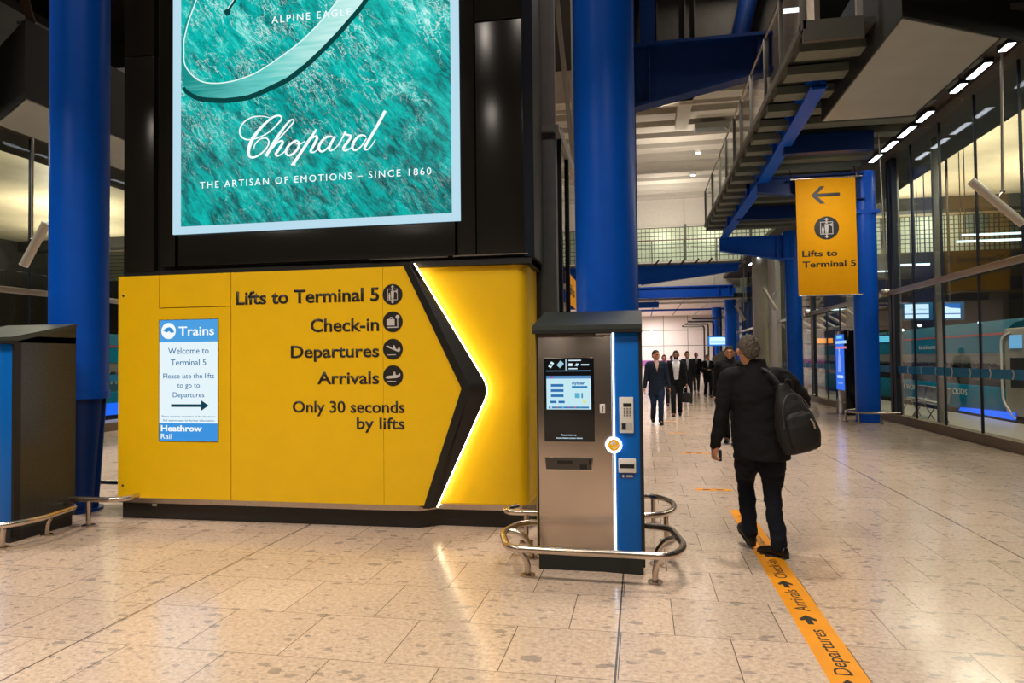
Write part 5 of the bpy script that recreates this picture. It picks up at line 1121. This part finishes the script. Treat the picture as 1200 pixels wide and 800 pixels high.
    if beard:
        hb = bmesh.new(); bmesh.ops.create_icosphere(hb, subdivisions=4, radius=1)
        for v in hb.verts:
            d = v.co.normalized(); on = (d.z < .12+.25*abs(d.x)) and d.y > -.15; R = 1.08 if on else .8
            if abs(d.x) < .42 and d.z > -.30 and d.y > .3: R = .85
            v.co = Vector((d.x*.060*R, .024+d.y*.066*R, 1.602+d.z*.080*R))
        hb.transform(HM); h_ = MB(); h_.bm.free(); h_.bm = hb; fin(h_, 'beard', mat('hair_'+beard.strip('#'), beard, .8), body)
    # ---- trousers and shoes
    p = MB(); p.loft([((0, 0, z), (0, 0, 1), rx*bulk, ry*bulk, (1, 0, 0)) for z, rx, ry in ((.80, .155, .115), (.90, .172, .128), (1.0, .165, .12), (1.06, .155, .11))], 20)
    for s in (-1, 1):
        kn = knee[s]; an = ankle[s]
        limb(p, [hpj[s]+Vector((s*.004, 0, -.02)), hpj[s].lerp(kn, .55), kn, kn.lerp(an, .5), an+Vector((0, -.006, -.0))], [.098*bulk, .088*bulk, .072, .066, .062], 16)
    fin(vox(p, .011, 3, wr, 8, seed=seed+2, stretch=(1, 1, 1.6)), 'trousers', pm, body)
    for s, an, fa, ti in ((-1, ankle[-1], toeL, tiltL), (1, ankle[1], toeR, tiltR)):
        M = Matrix.Translation(an) @ Matrix.Rotation(fa, 4, 'Z') @ Matrix.Rotation(-ti, 4, 'X') @ Matrix.Translation((0, 0, -.09))
        q = MB(); rings = [(-.075, .028, .03, .035), (-.06, .036, .045, .05), (0, .037, .052, .055), (.06, .043, .042, .042), (.12, .047, .033, .033), (.17, .040, .026, .026), (.20, .022, .018, .02)]
        q.loft([(M @ Vector((0, y, zc)), M.to_3x3() @ Vector((0, 1, 0)), rx, rzz, M.to_3x3() @ Vector((1, 0, 0))) for y, rx, rzz, zc in rings], 16)
        m3 = bmesh.new(); 
        q2 = MB(); q2.loft([(M @ Vector((0, y, .008)), M.to_3x3() @ Vector((0, 1, 0)), rx*1.05, .009, M.to_3x3() @ Vector((1, 0, 0))) for y, rx, rzz, zc in rings], 16)
        so_ = fin(q, 'shoe', mat('shoe_'+shoes.strip('#'), shoes, .35), body); fin(q2, 'shoe_sole', mat('sole_dark', (.012, .012, .012), .6), so_)
    # ---- shirt, tie
    SHR = [(.9, .158, .108), (1.05, .152, .108), (1.2, .158, .112), (1.33, .172, .112), (1.42, .15, .092), (1.475, .088, .075), (1.52, .064, .064)]
    if shirt:
        q = MB(); q.loft([(Vector((0, .004, z))+Tq(z), (0, 0, 1), rx*bulk, ry*bulk*1.06, (1, 0, 0)) for z, rx, ry in SHR], 24); fin(vox(q, .012, 2, .002, 12, seed=seed), 'shirt', mat('shirt_'+shirt.strip('#'), shirt, .7, var=.04), body)
    if tie:
        q = MB(); L = [(1.49, .076, .018), (1.46, .092, .016), (1.38, .112, .022), (1.25, .126, .028), (1.1, .124, .034), (1.06, .122, .004)]
        q.loft([(Vector((0, y*bulk+.012, z))+Tq(z), (0, 0, -1), wx, .006, (1, 0, 0)) for z, y, wx in L], 12); fin(q, 'tie', mat('tie_'+tie.strip('#'), tie, .5), body)
    # ---- jacket
    J = [(hem, .190, .140), ((hem+1.12)/2, .183, .134), (1.12, .174, .128), (1.24, .186, .134), (1.34, .196, .134), (1.41, .178, .116), (1.45, .13, .098), (1.487, .09, .085), (1.515 if collar else 1.50, .078, .078)]
    q = MB(); q.loft([(Vector((0, 0, z))+Tq(z), (0, 0, 1), rx*bulk, ry*bulk, (1, 0, 0)) for z, rx, ry in J], 28)
    for s in (-1, 1):
        wv = (wrist[s]-elbow[s]).normalized()
        limb(q, [sh[s]-Vector((s*.055, 0, .01)), sh[s]-Vector((s*.006, 0, .02)), sh[s].lerp(elbow[s], .5), elbow[s], elbow[s].lerp(wrist[s], .55), wrist[s]-wv*.005], [.085*bulk, .078*bulk, .066*bulk, .058, .052, .044], 16)
    if collar: q.loft([(Vector((0, -.012, z))+Tq(z), (0, 0, 1), rx, ry, (1, 0, 0)) for z, rx, ry in ((1.44, .12, .10), (1.50, .088, .086), (1.555, .080, .078), (1.575, .074, .072))], 24)
    cut = None
    if shirt:
        top = 1.56; bot = (open_to or 1.08); btm = open_w
        def cut(c):
            c = c-Tq(c.z)
            if c.y < .02 or c.z < (0 if open_w > .05 else bot): return False
            f = max(0, min(1, (c.z-bot)/(1.46-bot)))
            wd = (open_w if open_w > .05 else .0)+(.055*f) if c.z >= bot else open_w*.9+(bot-c.z)*.06
            return abs(c.x) < wd
    fin(vox(q, .011, 3, wr, 7, cut=cut, thick=.007 if cut else 0, seed=seed, stretch=(1, 1, 1.7)), 'jacket', cm, body)
    return body, dict(wrist=wrist, elbow=elbow, M=WMl @ K, sh=sh)
# the walking man, seen from behind, on the orange tape
man, J = person('person walking away in black jacket and navy trousers, backpack on right shoulder', (.955, 5.93, 0), .10, 1.765,
    aL=(-.06, .14, .135), aR=(.10, -.10, .088), tiltL=-.42, toeL=.15, toeR=.62, hL=(-.365, -.02, .865), hR=(.17, .24, 1.22), poleL=(-.7, -.7, 0), poleR=(1, -.35, -.5), head=(.09, .0), hx=-.05, lean=(-.025, .02),
    coat='#18181b', pants='#131620', skin='#c98f6e', hair='#574e46', hem=.765, collar=True, bulk=1.20, vx=.0055, seed=3, wr=.013, hair_noise=.0135, curlL=1.0, palmL=(.9, .3, 0), hairlen=1.05)
ph = MB(); wv = J['M'] @ (J['wrist'][-1]+Vector((.035, .015, -.085))); ph.box(wv.x-.012, wv.x+.012, wv.y-.03, wv.y+.03, wv.z-.05, wv.z+.04, bev=.004)
tag(obj('phone', ph, MATTE, loc=tuple(wv)), 'small black phone held in the left hand of the walking man', 'phone')
# his backpack, slung from one shoulder
bp = thing('backpack', 'black backpack slung over the right shoulder of the walking man', 'backpack', (1.165, 5.72, .9))
BM = Matrix.Translation((1.165, 5.70, 1.115)) @ Matrix.Rotation(-.26, 4, 'Y') @ Matrix.Rotation(.25, 4, 'Z')
def sup(rings, M, n=28, pw=2.6):
    mb = MB(); bm = mb.bm; prev = None
    for z, rx, ry, yo in rings:
        L = []
        for k in range(n):
            a = 2*PI*k/n; c, s = math.cos(a), math.sin(a); x = math.copysign(abs(c)**(2/pw), c)*rx; y = math.copysign(abs(s)**(2/pw), s)*ry
            L.append(bm.verts.new(M @ Vector((x, y+yo, z))))
        if prev:
            for k in range(n): bm.faces.new((prev[k], prev[(k+1) % n], L[(k+1) % n], L[k]))
        else: bm.faces.new(list(reversed(L)))
        prev = L
    bm.faces.new(prev); return mb
CORD = mat('black_nylon', (.008, .008, .009), .7, bump=.15, bscale=160)
obj('pack_body', vox(sup([(-.27, .10, .05, 0), (-.25, .14, .085, 0), (-.14, .162, .105, 0), (-.02, .15, .10, 0), (.10, .115, .08, .01), (.20, .07, .055, .02), (.28, .035, .03, .03)], BM), .008, 3, .007, 9, seed=5), CORD, bp)
obj('front_pocket', vox(sup([(-.235, .09, .035, -.085), (-.2, .115, .05, -.085), (-.06, .118, .055, -.085), (.02, .10, .04, -.08), (.05, .06, .02, -.07)], BM), .008, 3, .005, 10, seed=6), CORD, bp)
mb = MB(); mb.tube(smooth_path([tuple(BM @ Vector(v)) for v in ((-.01, .03, .25), (-.035, .08, .36), (-.06, .18, .42), (-.07, .30, .34), (-.06, .34, .2))], 5), .016, 8); obj('shoulder_strap', mb, CORD, bp)
mb = MB(); mb.tube(smooth_path([tuple(BM @ Vector(v)) for v in ((-.125, -.075, -.05), (-.10, -.088, .10), (-.03, -.075, .19), (.06, -.07, .17), (.115, -.08, .05))], 5), .005, 6); obj('zip', mb, mat('zip_dark_purple', (.07, .05, .07), .5), bp)
mb = MB(); mb.tube([BM @ Vector(v) for v in ((.06, -.145, -.02), (.075, -.146, -.055), (.072, -.148, -.10))], .007, 6); obj('zip_pull', mb, mat('zip_pull', (.35, .27, .20), .5), bp)
mb = MB(); mb.tube(smooth_path([tuple(BM @ Vector(v)) for v in ((.02, .02, .25), (.03, .0, .30), (.07, .0, .28), (.07, .02, .22))], 5), .009, 8); obj('grab_loop', mb, CORD, bp)
# people walking towards the camera
PIr = PI
person('person in navy overcoat and jeans passing close beside the ticket machine', (.375, 17.0, 0), PIr+.1, 1.77, aL=(-.07, .16, .09), aR=(.08, -.14, .12), tiltR=-.3, hR=(.29, .04, .84), hL=(-.30, .05, .83),
       head=(.55, .05), coat='#1a2538', pants='#1d2b45', skin='#b98463', hair='#241a15', shirt='#c9a79c', hem=.68, bulk=1.06, seed=4, open_w=.03, open_to=1.25)
p2, J2 = person('person with black beard in open black suit and white shirt carrying a bag', (.96, 19.4, 0), PIr-.05, 1.775, aL=(-.085, -.12, .10), aR=(.085, .18, .09), tiltL=-.2, hL=(-.27, .06, .83), hR=(.25, -.10, .86),
       coat='#121317', pants='#121318', skin='#8a5b42', hair='#120e0c', beard='#120e0c', shirt='#d9d9dd', seed=7, open_w=.052, open_to=.98, hem=.78, curlL=1.2, shoes='#3a1c12')
w2 = J2['M'] @ (J2['wrist'][-1]+Vector((0, 0, -.10)))
bg = thing('handbag', 'black leather handbag with white handles held by the bearded person', 'handbag', (w2.x, w2.y, w2.z-.42))
mb = sup([(-.41, .15, .055, 0), (-.40, .165, .07, 0), (-.2, .155, .06, 0), (-.14, .14, .04, 0)], Matrix.Translation(w2)); obj('bag_body', mb, mat('bag_leather', (.012, .010, .010), .4), bg)
for yy in (-.035, .035):
    mb = MB(); mb.tube(smooth_path([(w2.x-.08, w2.y+yy, w2.z-.16), (w2.x-.07, w2.y+yy, w2.z-.03), (w2.x, w2.y+yy*.4, w2.z+.02), (w2.x+.07, w2.y+yy, w2.z-.03), (w2.x+.08, w2.y+yy, w2.z-.16)], 5), .010, 8); obj('handle', mb, mat('handle_white', (.55, .53, .5), .5), bg)
person('person in black jacket with cropped dark hair just behind the bearded person', (1.62, 25.0, 0), PIr+.05, 1.80, coat='#16171a', pants='#15161b', skin='#b27b5c', hair='#2a1f1a', shirt='#8f9095', seed=9, vx=.009, aL=(-.08, .14, .09), aR=(.08, -.13, .11))
person('person in dark suit and tie beside the one reading a phone', (2.50, 32.5, 0), PIr, 1.80, coat='#14161b', pants='#3a3733', skin='#b67a5c', hair='#6b4a38', shirt='#c8ccd6', tie='#2a1a16', seed=11, vx=.009, aL=(-.08, -.12, .11), aR=(.08, .15, .09), open_w=.05, open_to=1.02)
p5, J5 = person('person in black suit looking down at a phone in both hands', (2.62, 28.4, 0), PIr+.1, 1.70, coat='#111215', pants='#111216', skin='#bb8a6d', hair='#6d675f', shirt='#b8b2b0', seed=13, vx=.008, hL=(-.05, .30, 1.12), hR=(.10, .30, 1.12), poleL=(-.8, -.3, -.6), poleR=(.8, -.3, -.6), head=(.15, -.35), aL=(-.09, .12, .09), aR=(.09, -.12, .12), curlL=.8, curlR=.8, palmL=(.3, 0, 1), palmR=(-.3, 0, 1), sideL=(-1, 0, 0), sideR=(1, 0, 0), open_w=.03, open_to=1.2)
w5 = J5['M'] @ Vector((.03, .40, 1.16)); mb = MB(); mb.box(w5.x-.04, w5.x+.04, w5.y-.05, w5.y+.08, w5.z-.005, w5.z+.006, bev=.003); tag(obj('phone', mb, WHITE, loc=tuple(w5)), 'pale phone in the hands of the person looking down', 'phone')
person('person in dark hooded jacket facing the camera beyond the walking man\'s head', (1.61, 13.2, 0), PIr-.25, 1.79, coat='#0f1013', pants='#15161a', skin='#a87558', hair='#17110e', seed=15, collar=True, bulk=1.08, aL=(-.08, .12, .09), aR=(.08, -.12, .11), head=(.15, 0))
person('small far person with dark coat and pale scarf left of the bearded person', (1.62, 37.5, 0), PIr, 1.68, coat='#141518', pants='#15161a', skin='#bf9276', hair='#1f1815', seed=17, vx=.010, shirt='#c4c0bc', female=True)
person('person with reddish hair half hidden behind the navy overcoat', (.78, 23.5, 0), PIr, 1.68, coat='#3a2a3a', pants='#20222c', skin='#c99078', hair='#5a3222', seed=19, vx=.010)
person('person in black standing on the platform behind the glass by the totem', (7.3, 24.6, 0), PIr*.6, 1.78, coat='#101114', pants='#101114', skin='#a87558', hair='#17110e', seed=21, vx=.010, aL=(-.09, .03, .09), aR=(.09, -.02, .09))
person('person in brown trousers standing high on the landing at the upper left corner', (-9.98, 9.85, 7.23), 2.5, 1.75, coat='#3a2f28', pants='#3a2a20', skin='#b98463', hair='#2a1f1a', seed=23, vx=.010, aL=(-.09, .03, .09), aR=(.09, -.02, .09), shoes='#1a1512')
